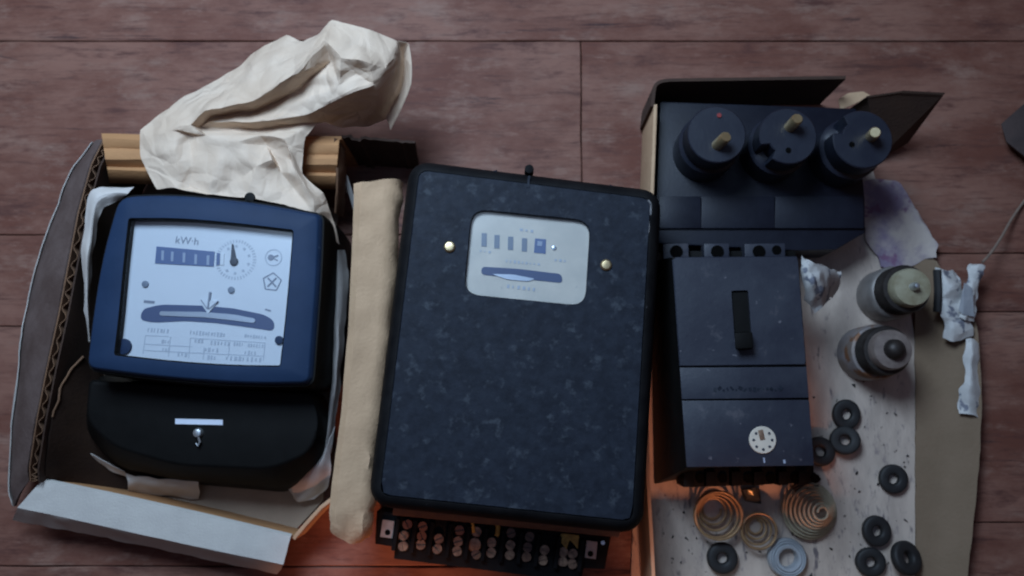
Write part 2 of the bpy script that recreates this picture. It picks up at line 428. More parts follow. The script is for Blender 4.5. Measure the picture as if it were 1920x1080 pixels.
for colm, ends in ((lc, None), (rc, None)):
    for k in range(len(colm) - 1):
        y1, y0 = colm[k], colm[k + 1]
        joint = XJ + (0.0 if k == 7 else .62 if k == 6 else (-.02 if k > 7 else (.32, -.21, .12)[k % 3]))
        if colm is lc: plank(-1.7, joint, y0, y1)
        else: plank(joint, 1.7, y0, y1)

# ================================================================== LEFT BOX (opened corrugated carton)
boxA = empty('cardboard_box', P(340, 700, 0), 'opened brown corrugated cardboard box with torn flaps holding the white dialled meter', 'cardboard box')
HW = 80
left_top = PP([(72, 905, 50), (70, 880, 56), (84, 790, 70), (104, 690, 78), (126, 590, 80), (143, 500, 80), (162, 400, 80), (186, 312, 80), (208, 268, 80)])
# floor panel
fp_ = [Vector((p.x + .0022, p.y, .004)) for p in left_top[::-1]] + PP([(170, 922), (548, 1000), (606, 938), (634, 392)], 4)
MB().prism(fp_[::-1], .0035).build('bottom_panel', M_bottom, boxA, smooth=0)
inner = vwall(left_top[::-1], .004, .0012)
inner.build('side_wall', M_card_shade, boxA, smooth=30)
def shift(pts, d):
    out = []; n = len(pts)
    for i, p in enumerate(pts):
        t = pts[min(i + 1, n - 1)] - pts[max(i - 1, 0)]; t.z = 0; t.normalize()
        out.append(p + Vector((-t.y, t.x, 0)) * d)
    return out
outer_l = shift(left_top, .0068)
MBo = vwall(outer_l[::-1], .004, .0010)
MBo.build('outer_liner', M_core, boxA, smooth=30)
fl = flute(dz(left_top, -.0012), .02, .0072, .0022, .0105)
fl.build('corrugated_core', M_core, boxA, solid=.0005, smooth=60)
# outer flap, sloping down outside the wall
def jit(p, a=.0012, f=160): return p + Vector((mn.noise(p * f), mn.noise(p * f + Vector((5, 1, 2))), mn.noise(p * f + Vector((1, 8, 2))))) * a
hinge = [Vector((p.x, p.y, p.z - .001)) for p in shift(left_top, .0084)]
oedge = PP([(26, 950, 26), (18, 910, 30), (24, 800, 40), (38, 660, 47), (48, 590, 48), (66, 505, 50), (104, 400, 52), (134, 325, 54), (176, 268, 58)])
g = []
for k in range(41):
    t = k / 40; a = spline(hinge, t); b = spline(oedge, t)
    g.append([a.lerp(b, s) + Vector((0, 0, .003 * math.sin(math.pi * s))) + Vector((0, 0, .0016 * mn.noise(a * 60 + Vector((s, 0, 0))))) for s in (0, .25, .5, .75, .93)] + [jit(b, .003, 90)])
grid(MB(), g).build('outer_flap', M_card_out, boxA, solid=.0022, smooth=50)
# pale torn paper lip along that flap
g = [[r[-1] + Vector((-.0005, 0, .0005)), r[-1] + (r[-2] - r[-1]) * (1.1 + .9 * mn.noise(r[-1] * 40)) + Vector((-.001, 0, .0018))] for r in g]
grid(MB(), g).build('torn_paper_lip', M_card_grey, boxA, solid=.0006, smooth=60)
# inner flap with a pale torn top edge, folded down inside the left wall
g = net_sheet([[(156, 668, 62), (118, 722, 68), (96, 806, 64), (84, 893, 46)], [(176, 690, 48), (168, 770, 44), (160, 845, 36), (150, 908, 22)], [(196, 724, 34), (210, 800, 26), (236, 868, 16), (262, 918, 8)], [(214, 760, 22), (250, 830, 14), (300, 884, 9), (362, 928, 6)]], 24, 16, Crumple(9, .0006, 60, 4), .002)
grid(MB(), g).build('inner_flap', M_flap_shade, boxA, solid=.0022, smooth=40)
MB().tube([p + Vector((.0004, .0006, .0012)) for p in g[0][:15]], [.0011 * (.6 + .5 * abs(mn.noise(p * 120))) for p in g[0][:15]], 7).build('torn_tongue', M_core, boxA)
# back wall + rolled-in flap with scored ridges
back_top = PP([(205, 262), (330, 258), (480, 262), (640, 262)], 78)
vwall(back_top, .004, .003).build('back_wall', M_card, boxA, bevel=.0006)
prof = [(0, 80), (10, 84), (20, 83), (28, 80.5), (36, 82), (48, 81), (56, 77), (62, 73.5), (68, 76), (80, 72), (92, 62)]
g = []
for k in range(37):
    t = k / 36; u0 = 190 + 446 * t; row = []
    for i, (dv, h) in enumerate(prof):
        uu = u0 + (i / 10) * (18 if t < .5 else -10) * (1 - abs(t - .5) * .4)
        row.append(P(uu, 250 + 12 * t + dv + 2.2 * mn.noise(Vector((t * 5, i * .3, 2))), h))
    g.append(row)
thick(g, .0028).build('back_flap', M_card, boxA, smooth=35)
# right end of the back flap curls down; torn rim runs on towards the right
g = []
for k in range(29):
    t = k / 28
    a = P(640 + 138 * t, 257 + 12 * t + 3.5 * mn.noise(Vector((t * 14, 0, 0))) + (4 if .12 < t < .26 else 0), 74 - 4 * t)
    lo = 1.3
    b = Vector((a.x - .004 * t, a.y - .001, lo * MM))
    row = [a + Vector((0, .0014, .0002)), a, a.lerp(b, .33) + Vector((0, .001 * mn.noise(a * 50), 0)), a.lerp(b, .66), b]
    g.append(row)
grid(MB(), g).build('torn_back_flap', M_card_shade, boxA, solid=.0025, smooth=35)
cur = []
for k in range(21):
    t = k / 20
    row = []
    for s in range(6):
        x = s / 5
        row.append(P(626 + 4 * math.sin(t * 3) + x * (20 - 4 * t) + 3.5 * mn.noise(Vector((t * 8, x * 2, 1))) * (.3 + x), 258 + 140 * t + 8 * x, 82 - 20 * t * t - 26 * x * x))
    cur.append(row)
thick(cur, .003).build('torn_corner', M_core, boxA, smooth=35)
MB().loft([PP([(640, 322, 52), (652, 330, 52), (672, 395, 34), (664, 398, 34)]), PP([(640, 322, 51), (652, 330, 51), (672, 395, 33), (664, 398, 33)])]).build('pale_liner_strip', M_paper2, boxA)
# right wall, and the flap rolled over it
rl = [(672, 346), (670, 430), (664, 560), (655, 700), (642, 820), (630, 920), (624, 1000)]
rr = [(744, 336), (735, 430), (726, 560), (715, 700), (700, 820), (690, 920), (684, 1014)]
vwall(PP(rl[:-1], 76), .004, .003).build('side_wall', M_card_shade, boxA, bevel=.0006)
g = []
NR = 48
L_ = PP([(u, v, 78) for u, v in rl]); R_ = PP([(u, v, 72) for u, v in rr])
crC = Crumple(5, .00035, 150, 8)
for k in range(NR + 1):
    t = k / NR; a = spline(L_, t); b = spline(R_, t); row = []
    end = max(0, (t - .9) / .1)
    row.append(a + Vector((.002, 0, -.010)))
    for i in range(9):
        s = i / 8
        p = a.lerp(b, s)
        p.z += .0030 * min(1, 9 * s, 9 * (1 - s)) * (1 - .5 * end) - .008 * end * end + crC(p) * (1 + 2.5 * end)
        p.x += .0006 * mn.noise(Vector((t * 9, s * 2, 3))) + (.0022 * (.5 - s) * 2 * end * end)
        if i >= 7: p.x += .0022 * mn.noise(p * 120) ; p.z -= .004 * max(0, mn.noise(p * 85))
        if end: p += Vector((.002 * mn.noise(p * 150), 0, .004 * mn.noise(p * 130 + Vector((3, 3, 3))))) * end
        p.y += (0.006 * math.cos((s - .5) * 2.6) - .003) * -end * end + .0012 * mn.noise(p * 70)
        row.append(p)
    row.append(row[-1] + Vector((.0015, 0, -.010)))
    g.append(row)
grid(MB(), g).build('rolled_flap', M_card_tan, boxA, solid=-.003, smooth=45)
# front: low wall, flap folded out and over
F0 = PP([(78, 901, 44), (160, 918, 44), (240, 935, 44), (390, 969, 44), (545, 1006, 42)])
F1 = PP([(32, 952, 43), (110, 968, 43), (200, 988, 43), (360, 1023, 43), (531, 1059, 42)])
F2 = PP([(24, 976, 24), (105, 990, 24), (200, 1009, 22), (360, 1043, 22), (521, 1077, 22)])
g = []
for k in range(33):
    t = k / 32; a, b, c = spline(F0, t), spline(F1, t), spline(F2, t)
    row = [a + Vector((0, .0015, -.004))] + [a.lerp(b, s) + Vector((0, 0, .0008 * mn.noise(a * 50 + Vector((s * 3, 0, 0))))) for s in (0, .25, .5, .75, 1)]
    row += [jit(b.lerp(c, s), .0014, 80) for s in (.15, .5, 1)]
    g.append(row)
grid(MB(), g).build('front_flap', M_card_grey, boxA, solid=.0022, smooth=35)
vwall(dz(F0, -.003), .004, -.0025).build('front_wall', M_card, boxA, bevel=.0005)
# low torn corner at the front right
cw = PP([(547, 1008, 36), (575, 975, 40), (600, 948, 44), (618, 934, 46)])
vwall(cw, .001, -.003).build('corner_wall', M_card_tan, boxA, bevel=.0005)

# ================================================================== LEFT METER
mA = empty('electricity_meter', P(390, 640, 4), 'black electricity meter with blue-black square bezel and large white dial, lying in the cardboard box', 'electricity meter')
HB = 105
bez_o = rnd(PP([(224, 370), (320, 366), (470, 380), (597, 404), (594, 500), (586, 610), (578, 716), (470, 718), (300, 706), (164, 688), (172, 610), (192, 480)], HB),
            [.009, .03, .03, .004, .03, .03, .005, .03, .03, .006, .03, .03], 4)
bez_i = rnd(PP([(243, 411), (340, 411), (450, 421), (548, 433), (543, 500), (534, 600), (524, 685), (430, 684), (320, 676), (216, 664), (224, 600), (233, 500)], HB),
            [.0014, .02, .02, .0014, .02, .02, .0014, .02, .02, .0014, .02, .02], 4)
HP = 96
bz = MB()
bz.loft([dz(inset(bez_o, -.0018), -.006), dz(bez_o, -.0008), dz(inset(bez_o, .0012), 0), dz(inset(bez_i, -.0010), 0)], False, False)
bezo = bz.build('bezel', M_bez, mA, smooth=50)
MB().loft([dz(inset(bez_i, -.0010), -.00005), dz(bez_i, -.0010), setz(bez_i, HP * MM - .0005)], False, False).build('inner_lip', M_blk, bezo, smooth=50)
# body below the bezel
def bloop(off, z): return setz(inset(bez_o, -off), z * MM)
MB().loft([bloop(.005, 5), bloop(.006, 40), bloop(.0045, 85), bloop(.003, 99), bloop(.0005, 99), bloop(-.004, 99), bloop(-.004, 93)], True, True).build('case', M_blk, mA, smooth=40)
# top hanging lug
disc(MB(), P(470, 372, 96), .004, .088, .099).build('hanging_lug', M_blk, mA, bevel=.0006)
# dial plate
dial = MB(); lp = inset(bez_i, -.0035); dial.loft([setz(lp, HP * MM - .001), setz(lp, HP * MM)])
dl = dial.build('dial_plate', M_dial, mA, smooth=30)
ZP = HP * MM
gl = MB(); gl.loft([setz(inset(bez_i, .0002), ZP + .0052), setz(inset(bez_i, .0002), ZP + .006)])
gl.build('window_glass', M_glass, mA, smooth=30)
def flat(pts, h, name, m, parent, up=.0003, r=0):
    l = PP(pts, h)
    if r: l = rnd(l, r, 4)
    return MB().loft([setz(l, h * MM - .0002), setz(l, h * MM + up)]).build(name, m, parent, smooth=30)
flat([(294, 462), (403, 472), (401, 500), (291, 494)], HP, 'counter_window', M_count, dl, .0006)
for k, (u, v) in enumerate([(306, 479), (324, 481), (346, 483), (368, 486), (391, 488)]):
    flat([(u - 2.4, v - 9), (u + 2.6, v - 8.5), (u + 1.8, v + 9.5), (u - 3.0, v + 9)], HP, 'digit', M_digit, dl, .0009)
flat([(407, 474), (413, 475), (412, 497), (406, 497)], HP, 'last_drum', M_count, dl, .0006)
flat([(414, 476), (421, 477), (420, 497), (413, 497)], HP, 'last_drum_face', M_dial, dl, .0007)
# dial circle
dc = P(442, 487, HP); K = (CAM_H - ZP) / FPX          # metres per photo pixel on the plate
mb = MB()
for k in range(40):
    a = 2 * math.pi * k / 40; d = Vector((math.cos(a), math.sin(a), 0))
    bar(mb, dc + d * 33 * K, dc + d * 39 * K, 2.0 * K, ZP - .0002, ZP + .0003)
mb.build('dial_scale', M_print_l, dl, smooth=0)
mb = MB()
for k in range(10):
    a = 2 * math.pi * k / 10 + .3; d = Vector((math.cos(a), math.sin(a), 0))
    disc(mb, dc + d * 26 * K, 2.8 * K, ZP - .0002, ZP + .00035, 8)
mb.build('dial_numerals', M_print_l, dl, smooth=0)
hub = P(439, 491, HP)
pt = MB(); pt.lathe([(0, ZP), (8.5 * K, ZP), (7 * K, ZP + .0018), (0, ZP + .0022)], 16, Matrix.Translation((hub.x, hub.y, 0)))
tipp = P(437, 458, HP)
l = [hub + Vector((-6 * K, 0, 0)), hub + Vector((6 * K, 0, 0)), tipp + Vector((1.3 * K, 0, 0)), tipp + Vector((-1.3 * K, 0, 0))]
pt.loft([setz(l, ZP + .0006), setz(l, ZP + .0014)]); pt.build('pointer', M_ink, dl, smooth=40)
for u, v in ((273, 533), (434, 544)):
    disc(MB(), P(u, v, HP), 6.5 * K, ZP - .0002, ZP + .0012, 16).build('plate_screw', M_count_d, dl, bevel=.0003)
def ring(mb, c, r0, r1, z0, z1, seg=24):
    mb.lathe([(r0, z0), (r1, z0), (r1, z1), (r0, z1)], seg, Matrix.Translation((c.x, c.y, 0)), closed=True)
mb = MB(); c = P(513, 483, HP); ring(mb, c, 14.5 * K, 16.5 * K, ZP - .0002, ZP + .0003)
mb.build('approval_mark', M_print_l, dl, smooth=40)
mb = MB(); disc(mb, P(508, 483, HP), 6 * K, ZP - .0002, ZP + .0004, 14); bar(mb, P(508, 484, HP), P(522, 479, HP), 3 * K, ZP - .0002, ZP + .00037); bar(mb, P(508, 482, HP), P(521, 489, HP), 2.2 * K, ZP - .0002, ZP + .00033)
mb.build('approval_symbol', M_print, dl, smooth=0)
mb = MB(); c = P(510, 529, HP)
pent = [c + Vector((math.sin(a), math.cos(a), 0)) * 18 * K for a in [k * 2 * math.pi / 5 + .1 for k in range(5)]]
for k in range(5): bar(mb, pent[k], pent[(k + 1) % 5], 2.2 * K, ZP - .0002, ZP + .0003 + k * .00001)
bar(mb, c + Vector((-8, 8, 0)) * K, c + Vector((8, -9, 0)) * K, 3 * K, ZP - .0002, ZP + .0004)
bar(mb, c + Vector((8, 8, 0)) * K, c + Vector((-8, -9, 0)) * K, 3 * K, ZP - .0002, ZP + .00043)
mb.build('quality_mark', M_print, dl, smooth=0)
# disc slot
slot = rnd(PP([(262, 600), (268, 579), (304, 571), (378, 573), (437, 578), (496, 590), (515, 602), (514, 621), (467, 614), (407, 606), (348, 602), (289, 605)], HP), .004, 3)
MB().loft([setz(slot, ZP - .0003), setz(slot, ZP + .0004)]).build('disc_slot', M_slot, dl, smooth=0)
flat([(300, 584), (380, 585), (440, 590), (480, 598), (478, 606), (430, 600), (380, 595), (300, 592)], HP, 'rotor_disc', M_slot_mid, dl, .0010, .002)
flat([(374, 563), (410, 565), (391, 589)], HP, 'slot_index', M_dial, dl, .0014)
mb = MB(); bar(mb, P(395, 548, HP), P(391, 580, HP), 3.2 * K, ZP, ZP + .0018)
bar(mb, P(378, 563, HP), P(390, 580, HP), 1.6 * K, ZP, ZP + .0017); bar(mb, P(410, 565, HP), P(393, 580, HP), 1.6 * K, ZP, ZP + .00175)
mb.build('index_arrow', M_print, dl, smooth=0)
bar(MB(), P(270, 565, HP), P(290, 567, HP), 5 * K, ZP - .0002, ZP + .0003).build('slot_mark', M_print, dl, smooth=0); bar(MB(), P(497, 580, HP), P(508, 583, HP), 3 * K, ZP - .0002, ZP + .0003).build('slot_mark', M_print, dl, smooth=0)
pass
# illegible small print and the table
rs = random.Random(3)
def fine_print(mb, a, b, n, hgt, h=HP):
    for k in range(n):
        t = (k + .5) / n; p = P(a[0] + (b[0] - a[0]) * t, a[1] + (b[1] - a[1]) * t, h)
        q = P(a[0] + (b[0] - a[0]) * (t + rs.uniform(.25, .7) / n), a[1] + (b[1] - a[1]) * (t + .5 / n), h)
        bar(mb, p, q, hgt * K * rs.uniform(.6, 1.1), ZP - .0002, ZP + .0003 + rs.random() * .0001)
mb = MB()
fine_print(mb, (274, 618), (316, 621), 7, 8); fine_print(mb, (354, 623), (421, 628), 12, 8); fine_print(mb, (456, 629), (498, 633), 8, 6)
for a, b, n in (((300, 640), (318, 641), 3), ((362, 639), (380, 640), 3), ((392, 642), (430, 645), 6), ((436, 645), (456, 646), 4), ((462, 647), (494, 649), 6), ((302, 655), (318, 656), 3),
                ((378, 655), (410, 657), 4), ((456, 661), (480, 662), 4), ((330, 664), (350, 665), 3), ((386, 670), (404, 671), 3), ((420, 671), (490, 675), 9)):
    fine_print(mb, a, b, n, 8)
tag(mb.build('small_print', M_print_l, dl, smooth=0), kind='stuff')
mb = MB()
for i, (a, b) in enumerate([((273, 629), (316, 631)), ((358, 634), (497, 643)), ((271, 645), (360, 650)), ((271, 657), (495, 668)), ((273, 629), (268, 664)), ((320, 631), (316, 668)), ((357, 634), (354, 672)), ((431, 641), (428, 668)), ((497, 643), (494, 676)), ((383, 651), (381, 674))]):
    bar(mb, P(*a, HP), P(*b, HP), 1.3 * K, ZP - .0002, ZP + .0002 + i * .00001)
mb.build('table_lines', M_print_l, dl, smooth=0)
def text(s, p, size, rot, m, name, parent):
    cu = bpy.data.curves.new(name, 'FONT'); cu.body = s; cu.size = size; cu.extrude = .0001; cu.align_x = 'CENTER'; cu.align_y = 'CENTER'
    to = bpy.data.objects.new(name, cu); COL.objects.link(to)
    bpy.context.view_layer.update()
    me = bpy.data.meshes.new_from_object(to.evaluated_get(bpy.context.evaluated_depsgraph_get()))
    bpy.data.objects.remove(to)
    o = bpy.data.objects.new(name, me); COL.objects.link(o); me.materials.clear(); me.materials.append(m)
    o.parent = parent; o.location = p - Vector(parent['_o']); o.rotation_euler = (0, 0, rot); o['_o'] = tuple(p)
    return o
text('kW·h', P(351, 452, HP) + Vector((0, 0, .0002)), 20 * K, R(-5), M_print, 'unit_lettering', dl)
# bumps of the frame that show in the lower corners
for (u, v, r) in ((233, 650, 15), (524, 638, 8)):
    disc(MB(), P(u, v, HP), r * K, ZP - .0002, ZP + .002, 18).build('corner_lug', M_bez, mA, bevel=.0005)
# terminal cover below
t0 = PP([(168, 714), (583, 738), (600, 790), (584, 848), (505, 880), (330, 872), (215, 838), (160, 790)], 70)
t1 = PP([(168, 712), (596, 738), (622, 790), (606, 860), (545, 912), (330, 896), (216, 870), (160, 810)], 45)
t2 = [p for p in PP([(196, 700), (606, 738), (632, 790), (612, 858), (548, 925), (330, 905), (246, 892), (184, 850)], 6)]
rr_ = [.004, .004, .012, .012, .012, .012, .010, .012]
tcv = MB().loft([rnd(t2, rr_, 4), rnd(t1, rr_, 4), rnd(t0, rr_, 4)])
# top edge of the cover slightly rounded
tcv.v = [Vector(p) for p in tcv.v]
tc = tcv.build('terminal_cover', M_blk, mA, smooth=50, bevel=.002)
flat([(329, 785), (418, 787), (418, 797), (329, 795)], 70.3, 'seal_label', M_label, tc, .0006)
sc = P(372, 812, 70.3); zz = .0703
s_ = MB().lathe([(0, zz - .003), (10 * K, zz - .003), (10 * K, zz + .001), (7 * K, zz + .0035), (0, zz + .0042)], 18, Matrix.Translation((sc.x, sc.y, 0)))
s_.build('seal_screw', M_steel, tc, smooth=40)
MB().tube(PP([(372, 820, 73), (375, 829, 73), (371, 836, 73), (368, 831, 73)]), 2.2 * K, 8).build('seal_wire', M_steel, tc)

# ================================================================== PAPER
paper = None
PV = dict(a0=(261, 243, 92), a1=(260, 298, 92), a2=(291, 357, 92), e0=(316, 199, 92), e1=(322, 243, 104), e2=(335, 304, 103), e3=(331, 353, 99),
 b1=(350, 178, 88), b2=(440, 130, 86), b3=(474, 97, 82), b4=(540, 63, 86), b5=(569, 78, 98), b6=(600, 62, 104),
 A1=(358, 234, 106), A2=(383, 208, 114), A3=(474, 190, 121), A4=(546, 143, 130), A5=(607, 74, 128), m1=(470, 140, 106), m2=(512, 118, 112), m3=(410, 172, 100),
 V1=(374, 238, 94), V2=(400, 217, 95), V3=(482, 208, 97), V4=(558, 172, 104), V5=(622, 112, 116),
 B0=(392, 228, 99), U1=(520, 206, 108), U2=(580, 182, 113), B1=(486, 230, 110), B2=(571, 216, 111), B3=(602, 202, 111), B4=(652, 176, 120), B5=(702, 158, 121),
 C0=(640, 108, 132), C1=(690, 116, 131), C2=(636, 160, 120), K1=(668, 140, 119),
 W0=(388, 240, 92), W1=(486, 243, 95), W2=(571, 231, 97), W3=(609, 230, 90), X1=(640, 222, 84), X2=(672, 214, 86),
 D0=(388, 254, 103), D1=(488, 254, 103), D2=(560, 247, 102), D3=(592, 228, 94), f1=(528, 322, 93), f2=(500, 270, 96), g0=(534, 261, 106), g1=(559, 328, 101),
 c1=(420, 306, 101), c2=(480, 312, 101), c3=(450, 334, 95), k1=(574, 255, 98), k2=(566, 326, 93), k3=(607, 362, 90), k4=(622, 400, 80), k5=(638, 461, 62),
 n1=(400, 366, 97), n2=(461, 372, 97), n3=(546, 390, 95), n4=(590, 404, 92), n5=(612, 442, 70), n6=(588, 374, 98), j1=(352, 250, 97), j2=(362, 306, 96), j3=(356, 352, 93), j4=(512, 300, 104), j5=(545, 300, 96), j6=(440, 270, 104), j7=(360, 200, 100), j8=(430, 150, 92), j9=(500, 170, 121), h1=(600, 140, 116), h2=(580, 160, 109), h3=(662, 80, 121), h4=(710, 96, 117), h5=(740, 110, 112),
 T0=(622, 36, 112), T1=(682, 50, 116), T2=(744, 75, 108), Q1=(722, 130, 118), Q2=(716, 190, 100), Q3=(694, 238, 66), Q4=(640, 240, 74),
 R1=(758, 100, 92), R2=(757, 160, 82), R3=(722, 226, 66), r1=(768, 80, 100), r2=(775, 156, 94), r3=(730, 248, 72))
OUT = 'a0 e0 b1 b2 b3 b4 b5 b6 T0 T1 T2 r1 r2 r3 R3 Q3 Q4 W3 D3 k1 k2 k3 k4 k5 n5 n4 n3 n2 n1 e3 a2 a1'.split()
CRE = ['e0 e1 e2 e3', 'e1 A1 A2 A3 A4 A5 T0', 'V1 V2 V3 V4 V5', 'B0 B1 B2 B3 B4 B5', 'W0 W1 W2 W3', 'D0 D1 D2 D3', 'D1 f2 f1 n4', 'g0 g1 n6', 'C0 C2 B3', 'C0 K1 B4', 'C1 B5', 'Q1 B5', 'T2 R1 R2 R3', 'T2 Q1 Q2 Q3', 'B5 Q2', 'X1 X2', 'b3 m1 A3', 'b4 m2 A4', 'c1 c2', 'a1 e2', 'e1 D0', 'C0 C1', 'U1 U2', 'b2 m3 A2', 'k2 n6 k3', 'k3 k4', 'c3 n2', 'j1 j2 j3', 'j6 c1', 'j7 A1', 'j8 m3', 'h1 h2', 'h3 h4 h5', 'j5 g1']
from mathutils.geometry import delaunay_2d_cdt
keys = list(PV); kid = {k: i for i, k in enumerate(keys)}
eds = [(kid[OUT[i]], kid[OUT[(i + 1) % len(OUT)]]) for i in range(len(OUT))]
for l in CRE:
    l = l.split(); eds += [(kid[l[i]], kid[l[i + 1]]) for i in range(len(l) - 1)]
cv2, ce, cf, ov, _, _ = delaunay_2d_cdt([Vector(PV[k][:2]) for k in keys], eds, [], 1, 1e-4)
hh = []
for q, o_ in zip(cv2, ov):
    if o_: hh.append(PV[keys[o_[0]]][2])
    else:
        ds = sorted(((Vector(PV[k][:2]) - q).length, PV[k][2]) for k in keys)[:3]; ws = [1 / (d + 1e-3) for d, _ in ds]
        hh.append(sum(w_ * h for w_, (_, h) in zip(ws, ds)) / sum(ws))
pb = bmesh.new(); pvs = [pb.verts.new(P(q.x, q.y, h)) for q, h in zip(cv2, hh)]
for f in cf:
    try: pb.faces.new([pvs[i] for i in f])
    except ValueError: pass
bmesh.ops.subdivide_edges(pb, edges=pb.edges[:], cuts=5, use_grid_fill=True)
for it in range(1): bmesh.ops.smooth_vert(pb, verts=pb.verts[:], factor=.5, use_axis_x=True, use_axis_y=True, use_axis_z=True)
crp = Crumple(12, .0010, 95, 8)
for v_ in pb.verts:
    q = v_.co
    edge_ = 1.0 if not v_.is_boundary else .7
    v_.co = q + Vector((.0010 * mn.noise(q * 70), .0010 * mn.noise(q * 70 + Vector((7, 0, 0))), crp(q) * edge_))
pm_ = MB(); pb.verts.index_update(); pm_.add([v_.co.copy() for v_ in pb.verts], [tuple(v_.index for v_ in f.verts) for f in pb.faces]); pb.free()
sh = pm_.build('wrapping_paper', M_paper, None, solid=.0004, smooth=24, origin=P(520, 200, 60))
tag(sh, 'crumpled cream wrapping paper draped over the back of the cardboard box', 'wrapping paper')
# more of the same sheet around the meter: parts of it
def slip(net, nu, nv, m, name='paper_fold', seed=1, amp=.0008, par=sh, freq=90):
    g = net_sheet(net, nu, nv, Crumple(seed, amp, freq, 5), .002)
    return grid(MB(), g).build(name, m, par, solid=.0004, smooth=30)
slip([[(250, 350, 84), (218, 350, 86), (182, 352, 88), (166, 366, 87), (158, 430, 86), (154, 490, 84), (158, 560, 78), (166, 640, 66)],
      [(240, 362, 90), (214, 362, 94), (188, 368, 96), (176, 385, 94), (170, 440, 92), (163, 500, 90), (164, 560, 82), (168, 640, 68)],
      [(228, 374, 86), (208, 382, 88), (194, 390, 88), (186, 410, 86), (178, 450, 84), (172, 500, 82), (168, 560, 76), (170, 640, 64)]], 40, 8, M_paper2, seed=21)
slip([[(646, 470, 40), (652, 540, 46), (645, 620, 50), (640, 700, 48), (628, 790, 42), (622, 850, 34)],
      [(632, 470, 58), (634, 540, 62), (632, 620, 64), (630, 700, 60), (620, 790, 52), (610, 850, 44)],
      [(628, 480, 44), (626, 540, 46), (622, 620, 46), (620, 700, 44), (614, 800, 40), (600, 860, 34)]], 36, 8, M_paper2, seed=22)
slip([[(628, 800, 50), (622, 850, 44), (620, 890, 36), (612, 915, 22), (590, 935, 14)],
      [(612, 840, 50), (600, 870, 46), (590, 895, 38), (580, 918, 26), (560, 942, 14)],
      [(598, 866, 34), (570, 884, 32), (548, 896, 26), (536, 905, 20), (552, 938, 10)]], 24, 14, M_paper2, seed=23, amp=.0012)
slip([[(236, 886, 24), (258, 893, 30), (310, 899, 30), (374, 905, 28)], [(240, 905, 24), (262, 908, 24), (312, 913, 24), (374, 918, 22)], [(238, 924, 10), (270, 926, 9), (316, 930, 8), (371, 936, 7)]], 24, 10, M_paper2, seed=24, amp=.0006)
slip([[(170, 850, 34), (196, 866, 30), (236, 884, 26)], [(172, 862, 26), (198, 876, 22), (238, 894, 18)]], 14, 4, M_paper2, seed=25, amp=.0005)

# ================================================================== MIDDLE METER
mB = empty('electricity_meter', P(950, 700, 0), 'large dusty dark bakelite electricity meter with rounded window and bare terminal row', 'electricity meter')
HM = 112
fc = PP([(786, 318), (1221, 372), (1186, 978), (712, 928)], HM)
fo = rnd(fc, .007, 6)
def mloop(off, z): return setz(inset(fo, -off), z * MM)
win = rnd(PP([(884, 391), (1109, 413), (1099, 575), (868, 552)], HM), .0125, 6)
# the cover face with its window hole: bridge outer loop to window loop
face = MB()
def radial(loop, n, c):
    out = []
    for k in range(n):
        a = 2 * math.pi * k / n; d = Vector((math.cos(a), math.sin(a))); best = None
        for i in range(len(loop)):
            p, q = loop[i], loop[(i + 1) % len(loop)]
            e = Vector((q.x - p.x, q.y - p.y)); w_ = Vector((p.x - c.x, p.y - c.y)); den = d.x * e.y - d.y * e.x
            if abs(den) < 1e-12: continue
            t = (w_.x * e.y - w_.y * e.x) / den; u = (w_.x * d.y - w_.y * d.x) / den
            if t > 0 and -1e-6 <= u <= 1 + 1e-6 and (best is None or t > best[0]): best = (t, p.lerp(q, u))
        out.append(best[1].copy())
    return out
def resample(loop, n, start):
    ds = [(loop[(i + 1) % len(loop)] - loop[i]).length for i in range(len(loop))]; tot = sum(ds); out = []
    # start at loop point nearest to the given direction
    k0 = min(range(len(loop)), key=lambda i: (loop[i] - start).length)
    lp = loop[k0:] + loop[:k0]; ds = ds[k0:] + ds[:k0]
    acc = 0; j = 0
    for k in range(n):
        t = tot * k / n
        while j < len(ds) - 1 and acc + ds[j] < t: acc += ds[j]; j += 1
        f = (t - acc) / ds[j] if ds[j] > 0 else 0
        out.append(lp[j].lerp(lp[(j + 1) % len(lp)], f))
    return out
NO = 220
wc = P(988, 484, HM)
oa = radial(fo, NO, wc); wa = radial(win, NO, wc)
side_o = MB().loft([mloop(.0105, 8), mloop(.0105, 60), mloop(.0105, 92), mloop(.0085, 103), mloop(.0050, 108.8), mloop(.0012, 111.2), mloop(.0002, 111.2), mloop(-.0015, 100)], True, True)
side_o.build('case', M_bak_side, mB, smooth=50)
face = MB(); face.loft([setz(oa, .1108), setz(inset(oa, .0006), HM * MM), setz(wa, HM * MM), setz(inset(wa, .0006), HM * MM - .0008), setz(inset(wa, .0006), HM * MM - .006)], False, False)
cv = face.build('cover', M_bak, mB, smooth=50)
